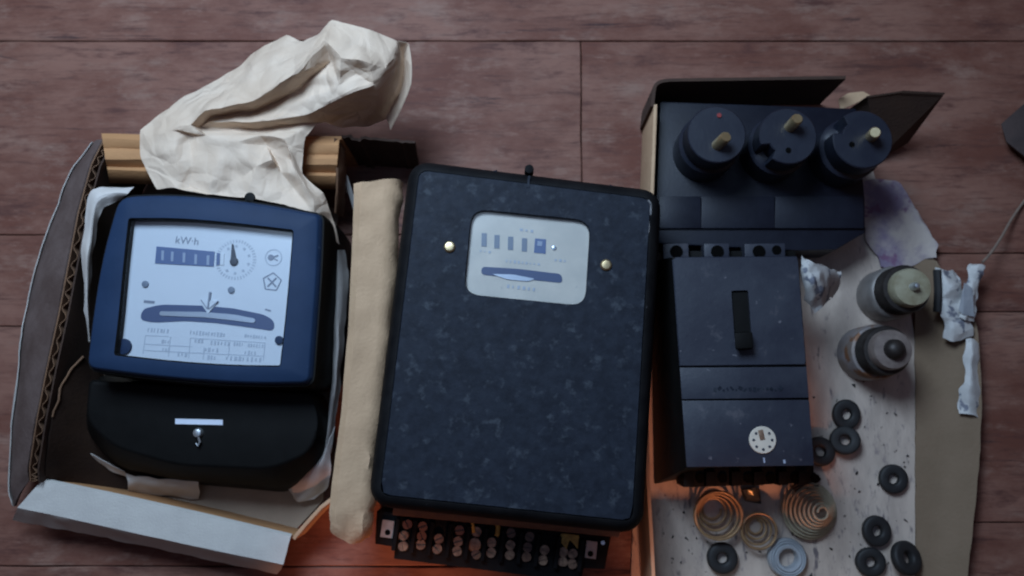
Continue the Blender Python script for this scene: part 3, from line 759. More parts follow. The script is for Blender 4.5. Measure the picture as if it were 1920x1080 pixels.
# flange rim debris at the far edge, with dirt crumbs
mb = MB(); rsd = random.Random(8)
for k in range(26):
    t = rsd.random(); c = P(790 + 430 * t, 312 + 52 * t + rsd.uniform(-5, 4), 104); s = rsd.uniform(.0008, .0028)
    mb.add([c + Vector((rsd.uniform(-s, s), rsd.uniform(-s, s), rsd.uniform(-.4 * s, s))) for _ in range(5)], [(0, 1, 2), (0, 2, 3), (0, 3, 4), (1, 2, 4), (0, 1, 4), (2, 3, 4)])
tag(mb.build('dirt_crumbs', M_bak, mB, smooth=0), kind='stuff')
for k, (u, v, l_, wd) in enumerate(((1217, 392, 13, 3.5), (1213, 424, 18, 4.5), (1208, 462, 12, 3.5), (1214, 380, 6, 5), (1205, 520, 8, 2.5), (760, 560, 7, 2.5))):
    q_ = []
    for m_ in range(9):
        a_ = 2 * math.pi * m_ / 9; f_ = .65 + .5 * rsd.random()
        q_.append(P(u + math.cos(a_) * wd * f_ + 2, v + math.sin(a_) * l_ * f_, 111.5))
    MB().loft([dz(q_, -.0035), q_]).build('worn_chip', M_chip, mB, smooth=0)
disc(MB(), P(992, 322, 100), .0035, .094, .108, 10).build('rim_stub', M_bak_side, mB, bevel=.0008)
bar(MB(), P(992, 330, HM), P(990, 352, HM), .0018, HM * MM - .001, HM * MM + .0004).build('scratch', M_bak, mB)
HQ = HM - 4.5
K2 = (CAM_H - HQ * MM) / FPX; ZQ = HQ * MM
mb = MB(); lw = inset(win, -.002); mb.loft([setz(lw, ZQ - .001), setz(lw, ZQ)])
dp = mb.build('dial_plate', M_dial_old, mB, smooth=0)
MB().loft([setz(inset(win, .0009), ZQ + .002), setz(inset(win, .0009), ZQ + .0026)]).build('window_glass', M_glass, mB, smooth=0)
for u, v in ((908, 450), (932, 453.5), (957.5, 456.5), (983.5, 459.5)):
    flat([(u - 5, v - 13), (u + 5, v - 12.5), (u + 4.5, v + 12.5), (u - 5.5, v + 12)], HQ, 'digit_window', M_count_d, dp, .0004)
flat([(1003, 447), (1024, 449), (1023, 476), (1001, 474)], HQ, 'digit_window', M_count, dp, .0004)
flat([(1008, 452), (1017, 453), (1016, 462), (1007, 461)], HQ, 'digit', M_digit, dp, .0007)
disc(MB(), P(1039, 465, HQ), 4.5 * K2, ZQ, ZQ + .0008, 12).build('plate_rivet', M_steel, dp, bevel=.0002)
sl2 = rnd(PP([(903, 500), (970, 504), (1053, 514), (1055, 531), (970, 522), (902, 515)], HQ), .003, 3)
MB().loft([setz(sl2, ZQ - .0002), setz(sl2, ZQ + .0004)]).build('disc_slot', M_slot, dp, smooth=0)
flat([(922, 514), (962, 515), (1004, 523), (990, 528), (950, 524)], HQ, 'rotor_disc', M_slot_mid, dp, .0009, .002)
mb = MB()
def fp2(a, b, n, hgt):
    for k in range(n):
        t = (k + .5) / n; p = P(a[0] + (b[0] - a[0]) * t, a[1] + (b[1] - a[1]) * t, HQ); q = P(a[0] + (b[0] - a[0]) * (t + rs.uniform(.25, .6) / n), a[1] + (b[1] - a[1]) * (t + .5 / n), HQ)
        bar(mb, p, q, hgt * K2 * rs.uniform(.6, 1.1), ZQ - .0002, ZQ + .0003 + rs.random() * .0001)
fp2((945, 489), (1012, 496), 9, 6); fp2((1036, 487), (1062, 490), 3, 6); fp2((946, 536), (1004, 543), 6, 7); fp2((896, 470), (920, 473), 3, 4); fp2((970, 430), (1000, 434), 3, 5)
tag(mb.build('small_print', M_print_l, dp, smooth=0), kind='stuff')
for u, v in ((843, 463), (1136, 497)):
    c = P(u, v, HM); z = HM * MM
    scr = MB().lathe([(0, z - .002), (.0041, z - .002), (.0041, z + .0012), (.003, z + .0024), (0, z + .0028)], 20, Matrix.Translation((c.x, c.y, 0))).build('cover_screw', M_brass, mB, smooth=40)
# bronze-coloured lower seam of the cover
mb = MB(); a, b = PP([(752, 944), (1150, 986)], 96)
MB().loft([PP([(738, 946, 88), (1165, 992, 88), (1160, 1006, 74), (736, 964, 74)]), PP([(738, 948, 80), (1165, 994, 80), (1160, 1008, 70), (736, 966, 70)])]).build('lower_trim', M_gasket, mB, bevel=.001)
for k, (a_, b_, h_) in enumerate((((838, 962), (1108, 992), 78), ((902, 950), (1000, 960), 92))):
    MB().tube([P(a_[0] + (b_[0] - a_[0]) * t / 6, a_[1] + (b_[1] - a_[1]) * t / 6 + mn.noise(Vector((t, k, 0))) * 2, h_) for t in range(7)], .0009, 8).build('bronze_edge', M_brass_d, mB)
# terminal block
HT = 40
blk = PP([(706, 958), (1146, 1004), (1134, 1068), (1094, 1066), (1090, 1092), (738, 1048), (740, 1026), (703, 1020)], HT)
tb = MB().prism(blk, .036).build('terminal_block', M_bak_side, mB, bevel=.001)
ZT = HT * MM; KT = (CAM_H - ZT) / FPX
cols = [((766, 972), (757, 1032)), ((797, 975), (788, 1036)), ((829, 978), (820, 1041)), ((865, 982), (856, 1045)), ((898, 986), (889, 1048)), ((930, 990), (920, 1050)), ((962, 993), (954, 1052)), ((995, 997), (987, 1057)), ((1028, 1001), (1018, 1061)), ((1070, 1006), (1062, 1066))]
edges = [742]
for k in range(11):                                   # black partition walls between the ways
    if k == 0: a, b = P(749, 970, HT), P(739, 1030, HT)
    elif k == 10: a, b = P(1092, 1010, HT), P(1084, 1070, HT)
    else:
        a = (P(*cols[k - 1][0], HT) + P(*cols[k][0], HT)) / 2; b = (P(*cols[k - 1][1], HT) + P(*cols[k][1], HT)) / 2
    bar(MB(), a, b, .0032, ZT - .001, ZT + .007).build('partition', M_bak_side, tb, bevel=.0005)
screws = [(764, 983, 1), (757, 1004, 0), (756, 1024, 0), (793, 987, 1), (791, 1005, 1), (789, 1021, 0), (823, 1010, 0), (820, 1029, 0), (862, 994, 1), (859, 1015, 0), (857, 1033, 0),
          (894, 997, 0), (893, 1039, 1), (922, 1017, 0), (921, 1036, 0), (958, 999, 1), (957, 1022, 0), (956, 1040, 0), (993, 1006, 1), (989, 1026, 1), (987, 1044, 1), (1021, 1031, 0), (1018, 1050, 0),
          (1056, 1035, 0), (1055, 1053, 0), (1074, 1038, 0), (1073, 1057, 0)]
for k, (u, v, d) in enumerate(screws):
    c = P(u, v, HT + 2); z = ZT; a = rs.uniform(0, 3.1)
    M = Matrix.Translation((c.x, c.y, z)) @ Matrix.Rotation(a, 4, 'Z')
    m_ = MB(); rr0 = 8.2 * KT
    # slotted head: two half discs either side of the slot
    for sgn in (-1, 1):
        pts = []
        for i in range(9):
            an = math.pi * i / 8
            pts.append(Vector((rr0 * math.cos(an), sgn * (.00055 + rr0 * math.sin(an) * .93), .0032)))
        m_.add([p - Vector((0, 0, .004)) for p in pts] + pts, [tuple(range(9)), tuple(range(9, 18))] + [(i, (i + 1) % 9, 9 + (i + 1) % 9, 9 + i) for i in range(9)], M)
    m_.box(-rr0, rr0, -.0007, .0007, -.0009, .0020, M)
    m_.build('terminal_screw', M_brass_d if not d else M_gasket, tb, smooth=0)
MB().lathe([(0, ZT), (.006, ZT), (.005, ZT + .003), (0, ZT + .004)], 12, Matrix.Translation((P(890, 1020, HT).x, P(890, 1020, HT).y, 0))).build('corroded_lump', M_brass_d, tb)
# yellow paper scrap and coloured wire ends
MB().prism(rnd(PP([(1052, 1000), (1086, 1004), (1083, 1030), (1076, 1020), (1068, 1012), (1062, 1030), (1056, 1022), (1049, 1014)], HT + 5), .0008, 2), .0008).build('yellow_tab', M_yel, tb, smooth=0)
MB().tube(PP([(931, 975, 46), (934, 990, 45), (932, 1004, 43)]), .0018, 8).build('wire_end', M_yel, tb)
MB().tube(PP([(886, 978, 46), (887, 990, 45), (888, 998, 43)]), .0013, 8).build('wire_end', M_yel, tb)
for q, hole in (([(718, 974), (740, 977), (736, 1009), (713, 1006)], (727, 998)), ([(1100, 1013), (1120, 1016), (1117, 1048), (1096, 1045)], (1107, 1038))):
    tp = flat(q, HT + 1, 'mounting_tab', M_tin, tb, .0012)
    disc(MB(), P(*hole, HT + 1.5), 5.2 * KT, ZT + .0005, ZT + .0024, 16).build('hole', M_dark, tp, smooth=0)
disc(MB(), P(1130, 1017, HT), .0016, ZT - .0002, ZT + .002, 10).build('rivet', M_steel, tb)

# ================================================================== RIGHT TRAY
tray = empty('cardboard_tray', P(1460, 700, 0), 'shallow dirty cardboard tray with stained corner and tan side flap, holding loose electrical parts', 'cardboard tray')
HTW = 62
MB().prism(PP([(1216, 200), (1600, 206), (1640, 330), (1690, 480), (1716, 640), (1716, 1160), (1180, 1160)], 3), .0025).build('bottom_panel', M_tray, tray)
# side flap bent up a little, stained torn far corner
g = net_sheet([[(1690, 484, 2.0), (1712, 560, 3.4), (1715, 700, 3.4), (1716, 860, 3.4), (1716, 1000, 3.4), (1716, 1160, 3.4)],
               [(1722, 484, 3.2), (1752, 560, 6), (1762, 700, 6.5), (1764, 860, 6.5), (1758, 1000, 6.5), (1748, 1160, 6.5)],
               [(1750, 484, 5), (1790, 560, 10), (1802, 700, 12), (1802, 860, 12), (1793, 1000, 12), (1782, 1160, 12)],
               [(1765, 505, 10), (1824, 590, 14), (1838, 700, 16), (1836, 860, 16), (1822, 1000, 16), (1806, 1160, 16)]], 40, 10, None, .0015)
grid(MB(), g).build('side_flap', M_tray_flap, tray, solid=.0022, smooth=50)
g = net_sheet([[(1606, 340, 5), (1612, 400, 5), (1625, 450, 5), (1650, 500, 5)], [(1660, 340, 6), (1662, 400, 5.5), (1672, 450, 5), (1690, 500, 4.5)], [(1692, 350, 8), (1712, 400, 7), (1722, 446, 6), (1730, 490, 5)], [(1708, 372, 9), (1729, 408, 9), (1757, 458, 9), (1757, 486, 9)]], 18, 18, Crumple(31, .0004, 70, 4), .004)
grid(MB(), g).build('stained_corner', M_stain, tray, solid=.0020, smooth=50)
# left wall, back wall, corner flap
lw = PP([(1226, 1160, HTW), (1221, 1060, HTW), (1212, 900, HTW), (1208, 700, HTW), (1216, 450, HTW), (1222, 300, HTW), (1226, 195, HTW)])
vwall(lw[::-1], .001, .0028).build('side_wall', M_card_tan, tray, bevel=.0006)
bw = rnd(PP([(1226, 200), (1231, 158), (1250, 153), (1586, 148)], HTW), [0, .004, .004, 0], 4)
MB_ = vwall(bw, .003, .0026); MB_.build('back_wall', M_card_shade, tray, smooth=40)
vwall(PP([(1226, 1150, HTW), (1720, 1150, HTW)]), .003, .0028).build('front_wall', M_card_tan, tray, bevel=.0006)
# the slanted cut of the back wall's right end and a standing corner flap
fA = PP([(1588, 208, 5), (1645, 300, 5), (1700, 270, 6), (1768, 178, HTW), (1690, 174, HTW), (1622, 184, HTW - 6)])
flp = MB(); off = Vector((.0014, .0014, .0012))
flp.loft([fA, [p + off for p in fA]]).build('corner_flap', M_card_shade, tray, smooth=0)
flat([(1572, 186), (1590, 175), (1618, 172), (1632, 180), (1600, 196), (1575, 206)], 30, 'torn_liner', M_card_tan, tray, .0008)
# dark crumbs and dirt scattered over the tray floor
mb = MB(); rsd = random.Random(17)
def crumb(mb, c, s):
    mb.add([c + Vector((rsd.uniform(-s, s), rsd.uniform(-s, s), rsd.uniform(0, s * .9))) for _ in range(5)], [(0, 1, 2), (0, 2, 3), (0, 3, 4), (1, 2, 4), (0, 1, 4), (2, 3, 4)])
clusters = [(1545, 800, 40), (1630, 1020, 70), (1560, 1010, 60), (1300, 1040, 60), (1650, 830, 60), (1600, 930, 80), (1700, 860, 22), (1640, 760, 40), (1400, 1060, 60), (1250, 1000, 40)]
for k in range(150):
    cu, cv_, cs = clusters[k % len(clusters)]
    u, v = rsd.gauss(cu, cs), rsd.gauss(cv_, cs * .8)
    if 1230 < u < 1708 and 700 < v < 1100: crumb(mb, P(u, v, 3.2), rsd.choice((.0006, .0009, .0013, .0018)))
cr_ = mb.build('dirt_crumbs', M_rub, tray, smooth=0); tag(cr_, kind='stuff')

# ================================================================== FUSE BLOCK
fb = empty('fuse_block', P(1430, 330, 3), 'black fuse block with three round caps and brass studs at the tray back', 'fuse block')
HF = 42
bo = PP([(1238, 190), (1606, 203), (1622, 372), (1623, 436), (1568, 468), (1500, 470), (1228, 456)], HF)
bas = MB().prism(bo, .038).build('base', M_fuse, fb, bevel=.0015)
# front ledge with its two upright seams
led = PP([(1236, 366), (1618, 366), (1621, 430), (1232, 430)], HF + 3)
for (a, b) in ((1236, 1314), (1316, 1452), (1454, 1619)):
    MB().prism(PP([(a, 368), (b, 368), (b + 1, 428), (a - 1, 428)], HF + 3), .004).build('ledge_panel', M_fuse, bas, bevel=.0006)
HC = 92; ZC = HC * MM; KC = (CAM_H - ZC) / FPX
caps = [((1344, 252), 57, None, (1345, 272), (1362, 256)), ((1478, 255), 56, (1437, 287), (1481, 238), (1496, 222)), ((1618, 261), 58, (1576, 236), (1634, 256), (1641, 248))]
for i, ((u, v), r, notch, sb, st_) in enumerate(caps):
    c = P(u, v, HC); rr0 = r * KC; loop = []
    nd = None
    if notch: nd = math.atan2(*(lambda q: (q.y, q.x))(P(*notch, HC) - c))
    for k in range(60):
        a = 2 * math.pi * k / 60; rad = rr0
        if nd is not None:
            da = abs((a - nd + math.pi) % (2 * math.pi) - math.pi)
            if da < .27: rad = rr0 * .70
        loop.append(Vector((c.x + rad * math.cos(a), c.y + rad * math.sin(a), ZC)))
    full = [Vector((c.x + rr0 * math.cos(2 * math.pi * k / 60), c.y + rr0 * math.sin(2 * math.pi * k / 60), ZC)) for k in range(60)]
    cb = MB().loft([setz(inset(full, -.002), HF * MM - .001), setz(inset(full, -.002), .068), setz(inset(full, .001), .071), setz(loop, .073), setz(loop, ZC - .0008), setz(inset(loop, .0008), ZC)])
    cap = cb.build('fuse_cap', M_cap, fb, smooth=40)
    a = P(*sb, HC); b = P(*st_, HC + 15)
    MB().tube([a - Vector((0, 0, .001)), a.lerp(b, .3), a.lerp(b, .9), b], [.0044, .0044, .0044, .0036], 16).build('stud', M_brass, cap, smooth=50)
    if i: disc(MB(), P(*((1478, 282) if i == 1 else (1597, 271)), HC), 5.5 * KC, ZC - .0002, ZC + .0006, 12).build('cap_hole', M_dark, cap)
    else: disc(MB(), P(1348, 217, HC), 4.5 * KC, ZC - .0002, ZC + .0012, 12).build('red_dot', M_red, cap)

# ================================================================== CIRCUIT BREAKER
br = empty('circuit_breaker', P(1400, 690, 3), 'black moulded circuit breaker with toggle slot and small round white dial, standing in the tray', 'circuit breaker')
HK = 90; ZK = HK * MM; KK = (CAM_H - ZK) / FPX
bf = PP([(1260, 482), (1497, 480), (1527, 872), (1287, 878)], HK)
body = MB().loft([[P(1219, 490, 4), setz(bf, .004)[1], setz(bf, .004)[2], P(1226, 908, 4)], setz(bf, ZK)]).build('body', M_blk, br, bevel=.0012)
# top cover in three panels parted by grooves
def lerp2(a, b, t): return (a[0] + (b[0] - a[0]) * t, a[1] + (b[1] - a[1]) * t)
Lk = lambda v: 1260 + (1287 - 1260) * (v - 481) / 396
Rk = lambda v: 1497 + (1527 - 1497) * (v - 481) / 392
for va, vb, holes in ((482, 686.8, True), (689.2, 748.8, False), (751.2, 876, False)):
    q = [(Lk(va) + .5, va), (Rk(va) - .5, va - 1.5), (Rk(vb) - .5, vb - 3), (Lk(vb) + .5, vb)]
    o = PP(q, HK + 2.2)
    if holes:
        n_ = 64; h = rnd(PP([(1371, 545), (1403, 544), (1411, 655), (1379, 657)], HK + 2.2), .001, 2)
        hc = P(1391, 600, HK + 2.2); A = radial(o, 120, hc); B = radial(h, 120, hc)
        # align bridge corners
        mbp = MB().loft([setz(A, ZK + .0002), setz(A, ZK + .0016), setz(inset(A, .0006), ZK + .0022), setz(B, ZK + .0022), setz(B, ZK - .012)], False, False)
        pnl = mbp.build('cover_panel', M_brk, br, smooth=30)
    else:
        pnl = MB().loft([setz(o, ZK + .0002), setz(o, ZK + .0022)]).build('cover_panel', M_brk, br, bevel=.0006)
    if va == 751.2:
        c = P(1430, 825, HK + 3)
        dd = MB().lathe([(0, ZK + .002), (25 * KK, ZK + .002), (25 * KK, ZK + .0030), (24 * KK, ZK + .0035), (0, ZK + .0035)], 32, Matrix.Translation((c.x, c.y, 0))).build('adjuster_dial', M_dial_old, pnl, smooth=30)
        dd['label'] = 'small round white adjuster dial with dots'
        dt = MB()
        for k in range(8):
            a = math.pi / 2 + math.pi / 4 * (k) + .0
            if k == 0: continue
            disc(dt, c + Vector((math.cos(a), math.sin(a), 0)) * 17 * KK, 2.6 * KK, ZK + .0030, ZK + .0038, 10)
        dt.build('dial_dots', M_ink, dd, smooth=0)
        bar(MB(), P(1425, 806, HK + 3), P(1429, 824, HK + 3), 9 * KK, ZK + .003, ZK + .0044).build('dial_slot', M_brass_d, dd, bevel=.0003)
        mk = MB(); bar(mk, P(1432, 858, HK + 2), P(1433, 868, HK + 2), 3 * KK, ZK + .0018, ZK + .0025); bar(mk, P(1470, 862, HK + 2), P(1471, 869, HK + 2), 4 * KK, ZK + .0018, ZK + .0025)
        mk.build('pale_marks', M_digit, pnl, smooth=0)
    if va == 689.2:
        mk = MB(); rs2 = random.Random(5)
        for k in range(16):
            u = 1338 + k * 8.2
            bar(mk, P(u, 731 + rs2.uniform(-1, 1), HK + 2.2), P(u + rs2.uniform(2, 6), 729 + rs2.uniform(-4, 4), HK + 2.2), rs2.uniform(3, 9) * KK, ZK + .0017, ZK + .0024 + k * .00001)
        mk.build('worn_embossing', M_bak, pnl, smooth=0)
MB().prism(PP([(1370, 543), (1405, 543), (1413, 658), (1378, 658)], HK - 10), .001).build('toggle_well', M_dark, br)
tg = MB(); lo = PP([(1380, 622), (1404, 621), (1406, 650), (1382, 651)], HK - 6); hi = PP([(1377, 624), (1411, 622), (1413, 653), (1379, 655)], HK + 13)
tg.loft([lo, hi]).build('toggle_lever', M_blk, br, bevel=.0015)
# terminals: three tabs at the far end, lugs at the near end
HL = 58; ZL = HL * MM
stp = MB().prism(PP([(1254, 470), (1492, 470), (1494, 500), (1256, 500)], HL - 8), .046).build('terminal_step', M_blk, br, bevel=.001)
for (a, b, hs) in ((1243, 1291, [1268]), (1320, 1367, [1345]), (1396, 1472, [1423, 1456])):
    tbp = MB().prism(PP([(a, 457), (b, 456), (b + 1, 488), (a + 1, 489)], HL), .012).build('terminal_tab', M_brk, br, bevel=.0008)
    for k, hh in enumerate(hs):
        rad = (13 if k == 0 else 9.5)
        disc(MB(), P(hh, 472 if k == 0 else 469, HL), rad * KK, ZL - .0003, ZL + .0006, 20).build('hole', M_dark, tbp, smooth=0)
low = MB().prism(PP([(1288, 878), (1526, 872), (1528, 905), (1290, 914)], 52), .048).build('terminal_step', M_blk, br, bevel=.001)
for k, u in enumerate((1292, 1334, 1382, 1424, 1470, 1508)):
    MB().prism(PP([(u - 10, 884), (u + 10, 883), (u + 10, 912 - k * .8), (u - 10, 914 - k * .8)], 60), .03).build('terminal_lug', M_blk, low, bevel=.001)
    disc(MB(), P(u + 21, 897, 53), 9 * KK, .0515, .0535, 14).build('hole', M_dark, low)

# ================================================================== SCREW FUSES (upright)
def screw_fuse(base_px, name_label, mc, mcer, r0, r1, r2, tip, h):
    c = P(*base_px, 3); e = empty('screw_fuse', (c.x, c.y, .003), name_label, 'screw fuse', 'old screw-in fuses standing in the tray')
    T = Matrix.Translation((c.x, c.y, .003))
    MB().lathe([(0, 0), (r0 * .98, 0), (r0, .0015), (r0, h * .40), (r0 * .93, h * .45), (r1 * .9, h * .47), (0, h * .47)], 40, T).build('cup', mc, e, smooth=40)
    prof = [(r1 * .9, h * .44)]
    nth = 5
    for k in range(nth):
        z0 = h * (.47 + .26 * k / nth); z1 = h * (.47 + .26 * (k + .5) / nth)
        prof += [(r1 * .94, z0), (r1, z1)]
    prof += [(r1 * .94, h * .74), (r2 * .9, h * .75)]
    MB().lathe(prof, 40, T).build('threaded_collar', M_thread, e, smooth=35)
    MB().lathe([(0, h * .70), (r2, h * .72), (r2, h * .86), (r2 * .93, h * .90), (r2 * .4, h * .915), (0, h * .915)], 36, T).build('ceramic_body', mcer, e, smooth=40)
    MB().lathe([(0, h * .90), (tip, h * .90), (tip * .92, h * .98), (tip * .5, h * 1.03), (0, h * 1.04)], 20, T).build('contact_tip', M_steel if mcer is M_cer else M_thread, e, smooth=40)
    return e
KF = .68 / FPX
screw_fuse((1652, 556), 'old screw fuse with pale ceramic end and bright metal tip', M_alu, M_cer, 51 * KF, 46 * KF, 36 * KF, 8 * KF, .064)
screw_fuse((1618, 664), 'old screw fuse with rusty cup and dark brown worn end', M_alu2, M_cer2, 53 * KF, 46 * KF, 37 * KF, 19 * KF, .064)

# ================================================================== RUBBER RINGS
ring_mb = MB(); pr = []
for k in range(20):
    a = 2 * math.pi * k / 20; ca, sa = math.cos(a), math.sin(a)
    pr.append((.0079 + .0040 * math.copysign(abs(ca) ** .6, ca), .0036 + .0034 * math.copysign(abs(sa) ** .6, sa)))
ring_mb.lathe(pr, 36, None, closed=True)
GR = 'black rubber rings scattered in the tray'
rings = [((1587, 777), 7.4, 'black rubber ring touching the top of another, farthest up the tray', (0, 0)),
         ((1583, 827), 7.4, 'greyish rubber ring just under the farthest ring, tilted, its face flattened', (14, 6)),
         ((1536, 848), 7.4, 'black rubber ring half hidden behind the corner of the circuit breaker', (0, 12)),
         ((1675, 898), 7.4, 'lone black rubber ring beside the crease of the tan flap', (0, 0)),
         ((1641, 995), 7.4, 'black rubber ring at the far side of a touching group of three', (4, 6)),
         ((1632, 1054), 7.4, 'black rubber ring at the near left of the touching group of three', (0, 0)),
         ((1690, 1047), 8.4, 'larger black rubber ring tipped up beside two others near the flap', (-6, -26)),
         ((1354, 1046), 8.0, 'black rubber ring lying in shadow under the copper coloured springs', (0, 0))]
proto = None
for (px, hgt, lab, tl) in rings:
    if proto is None:
        o = ring_mb.build('rubber_ring', M_rub, None, smooth=60); proto = o
    else:
        o = proto.copy(); COL.objects.link(o)
    o.location = P(px[0], px[1], 7) - Vector((0, 0, .004)); o.location.z = .0031 + abs(math.sin(R(tl[1]))) * .010 + abs(math.sin(R(tl[0]))) * .010
    o.rotation_euler = (R(tl[0]), R(tl[1]), rs.uniform(0, 6))
    s = hgt / 7.4; o.scale = (s * rs.uniform(.96, 1.05), s * rs.uniform(.96, 1.05), s * rs.uniform(.85, 1.1))
    tag(o, lab, 'rubber ring', GR)
# pale plastic ring
T = P(1476, 1046, 8)
pm = MB().lathe([(17 * KF, .003), (36 * KF, .003), (37 * KF, .006), (36 * KF, .010), (33 * KF, .0115), (31 * KF, .0105), (29 * KF, .0118), (26 * KF, .0108), (24 * KF, .0125), (19 * KF, .012), (17 * KF, .0105)], 40, Matrix.Translation((T.x, T.y, 0)), closed=True)
tag(pm.build('plastic_ring', M_ringw, None, smooth=35, origin=(T.x, T.y, .003)), 'pale grey ribbed plastic ring beside the smaller copper coloured spring', 'plastic ring')

# ================================================================== SPRINGS
def spring(px, h0, r0, r1, turns, hgt, wire, m, label, tilt=(0, 0), extra_rim=2.0):
    c = P(px[0], px[1], h0); pts = []
    N = int(turns * 26)
    for k in range(N + 1):
        t = k / N; te = max(0, (t * turns - extra_rim) / (turns - extra_rim))
        r = r0 + (r1 - r0) * te; z = hgt * te + min(t * turns, extra_rim) * wire * 1.4
        a = 2 * math.pi * turns * t
        pts.append(Vector((r * math.cos(a), r * math.sin(a), z)))
    Mr = Matrix.Rotation(R(tilt[1]), 4, 'Y') @ Matrix.Rotation(R(tilt[0]), 4, 'X')
    pts = [Mr @ p for p in pts]; zm = min(p.z for p in pts)
    pts = [Vector((p.x, p.y, p.z - zm + wire)) for p in pts]
    base = Vector((c.x, c.y, .0032))
    o = MB().tube([p + base for p in pts], wire, 8).build('conical_spring', m, None, smooth=60, origin=base)
    return tag(o, label, 'spring', 'conical wire springs in the tray')
# opened side up: the wide rim on top, narrowing down
def spring_up(px, h, r_top, r_bot, turns, wire, m, label, shift_=(0, 0), rim=2.4):
    c = P(px[0], px[1], h); pts = []; N = int(turns * 28)
    for k in range(N + 1):
        t = k / N; te = max(0, (t * turns - rim) / (turns - rim))
        r = r_top + (r_bot - r_top) * (te ** .8); z = h * MM - min(t * turns, rim) * wire * 1.5 - te * (h * MM - .004 - wire - rim * wire * 1.5)
        a = 2 * math.pi * turns * t
        pts.append(Vector((c.x + shift_[0] * te + r * math.cos(a), c.y + shift_[1] * te + r * math.sin(a), z)))
    o = MB().tube(pts, wire, 8).build('conical_spring', m, None, smooth=60, origin=(c.x, c.y, .003))
    return tag(o, label, 'spring', 'conical wire springs in the tray')
spring_up((1348, 967), 20, 44 * KF, 17 * KF, 6.0, .0011, M_wire_c, 'largest copper coloured conical spring lying wide end up by the circuit breaker', (-.002, .004), 2.6)
spring_up((1424, 996), 16, 33 * KF, 11 * KF, 5.2, .0009, M_wire_c, 'smaller copper coloured conical spring between the largest one and the plastic ring', (0, .003), 2.2)
spring((1514, 956), 4, 52 * KF, 9 * KF, 8.5, .022, .0011, M_wire_p, 'pale zinc conical spring standing narrow end up right of the circuit breaker', (-2, 7), 1.0)

# loose bolt and dark broken bit between the springs and the breaker
bl = P(1402, 926, 10); e = empty('broken_plastic_bit', (bl.x, bl.y, .003), 'small black broken plastic bit with a shiny flake between two springs', 'broken part')
MB().loft([PP([(1388, 918, 4), (1425, 916, 4), (1428, 946, 4), (1396, 940, 4)]), PP([(1391, 918, 18), (1418, 914, 20), (1424, 934, 14), (1400, 934, 18)])]).build('bit_body', M_rub, e, bevel=.001)
MB().loft([PP([(1402, 920, 20.5), (1410, 922, 20.5), (1413, 930, 18.5), (1403, 927, 19.5)]), PP([(1402, 919, 21.5), (1410, 921, 21.5), (1413, 929, 19.5), (1403, 926, 20.5)])]).build('shiny_flake', M_brass, e)
e = empty('wire_stub', P(1508, 910, 3), 'short frayed dark wire stub poking out by the near corner of the circuit breaker', 'wire')
for k, (a, b) in enumerate((((1488, 918), (1538, 898)), ((1490, 922), (1534, 912)), ((1484, 914), (1528, 888)))):
    MB().tube([P(*a, 12), P((a[0] + b[0]) / 2, (a[1] + b[1]) / 2 - 3, 12), P(*b, 8)], .0012, 8).build('strand', M_thread, e)

# ================================================================== SCRAPS, CORD, BLOCK
def scrap(net, label, m, nu=26, nv=12, seed=3, amp=.0010, name='paper_scrap'):
    g = net_sheet(net, nu, nv, Crumple(seed, amp * 1.1, 130, 7), .004)
    c = g[nv // 2][nu // 2]
    return tag(grid(MB(), g).build(name, m, None, solid=.0003, smooth=14, origin=(c.x, c.y, .004)), label, 'paper scrap')
s1 = scrap([[(1498, 478, 84), (1502, 520, 80), (1512, 556, 72), (1526, 586, 60)], [(1524, 490, 84), (1528, 520, 84), (1534, 547, 76), (1542, 574, 60)], [(1552, 502, 68), (1554, 520, 70), (1554, 541, 62), (1552, 562, 48)], [(1574, 507, 46), (1575, 520, 44), (1571, 538, 40), (1561, 557, 34)]],
      'white crumpled paper wedge tucked between circuit breaker and screw fuses', M_scrap, 22, 22, 41)
t1_ = scrap([[(1757, 508, 24), (1760, 550, 23), (1764, 590, 22), (1772, 632, 20)], [(1772, 506, 28), (1776, 550, 28), (1780, 590, 26), (1790, 640, 24)], [(1788, 504, 24), (1796, 545, 25), (1802, 585, 24), (1812, 634, 22)], [(1794, 512, 20), (1806, 548, 22), (1818, 580, 22), (1826, 628, 20)]],
      'torn white paper strip with grey print lying over the flap edge beside the screw fuses', M_scrap, 24, 14, 42, .0014)
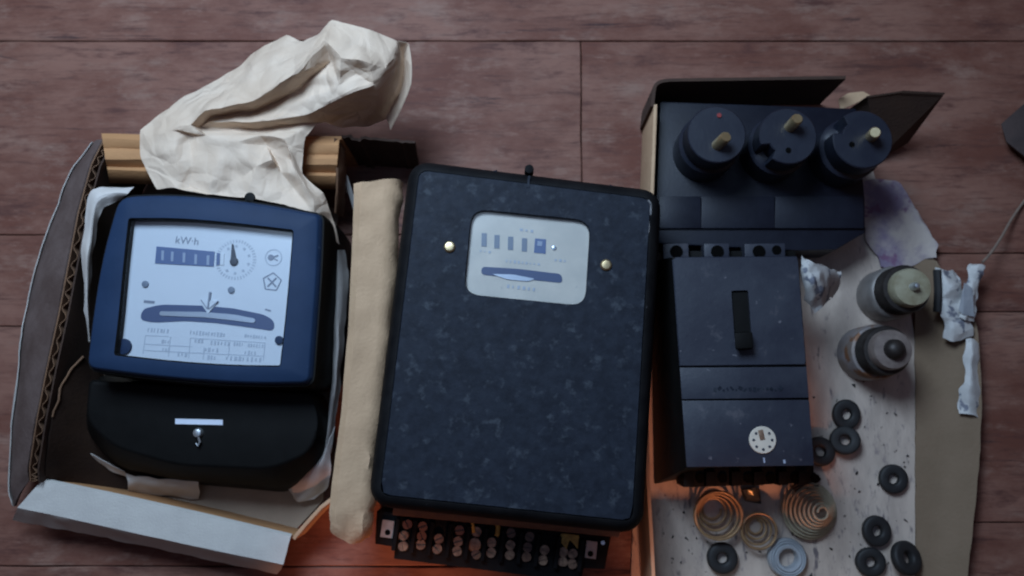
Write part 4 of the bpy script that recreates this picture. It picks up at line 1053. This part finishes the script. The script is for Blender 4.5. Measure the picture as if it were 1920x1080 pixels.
t2_ = scrap([[(1822, 494, 22), (1812, 530, 22), (1800, 560, 23), (1794, 598, 25)], [(1836, 492, 25), (1826, 530, 26), (1816, 565, 27), (1812, 600, 28)], [(1852, 498, 21), (1836, 534, 22), (1830, 570, 23), (1828, 606, 24)]],
      'bent white paper strip tied to the thin twine', M_scrap, 22, 10, 43, .0014)
MB().loft([PP([(1808, 530, 28.5), (1823, 540, 29), (1827, 594, 29), (1806, 590, 29.5), (1797, 582, 28)]), PP([(1808, 530, 27.9), (1823, 540, 28.4), (1827, 594, 28.4), (1806, 590, 28.9), (1797, 582, 27.4)])]).build('printed_patch', M_scrap_g, t2_, smooth=0)
scrap([[(1812, 638, 19), (1806, 690, 19), (1800, 735, 19), (1800, 776, 18)], [(1824, 636, 22), (1822, 690, 23), (1819, 735, 22), (1820, 780, 20)], [(1838, 638, 17), (1837, 690, 17), (1840, 735, 17), (1836, 780, 16)]],
      'narrow white paper strip lying along the tan flap edge, grey at its end', M_scrap, 26, 10, 44, .0012)
e = tag(MB().tube(PP([(1757, 506, 26), (1759, 545, 25.5), (1757, 585, 24)]), .0032, 8).build('black_stick', M_rub, None, origin=P(1757, 545, 20)), 'short black stick beside the torn white strip', 'stick')
tw = [P(1842, 492, 24), P(1858, 474, 22), P(1878, 444, 16), P(1896, 412, 8), P(1922, 375, 3), P(1960, 330, 2), P(2010, 290, 2)]
tag(MB().tube([spline(tw, k / 30) for k in range(31)], .0011, 8).build('twine', M_cord, None, origin=P(1880, 440, 2)), 'thin brown twine running off the right edge of the floor', 'twine')
ck = MB().loft([PP([(1880, 238, 0), (1925, 200, 0), (2010, 190, 0), (2010, 300, 0), (1930, 306, 0), (1890, 272, 0)]), PP([(1876, 232, 16), (1922, 192, 20), (2010, 180, 22), (2012, 292, 22), (1926, 298, 18), (1886, 266, 14)])])
tag(ck.build('wood_block', M_chunk, None, bevel=.002, origin=P(1940, 250, 0)), 'dark brown block of wood poking in at the right edge of the floor', 'wood block')

for o in bpy.data.objects:
    if '_o' in o: del o['_o']
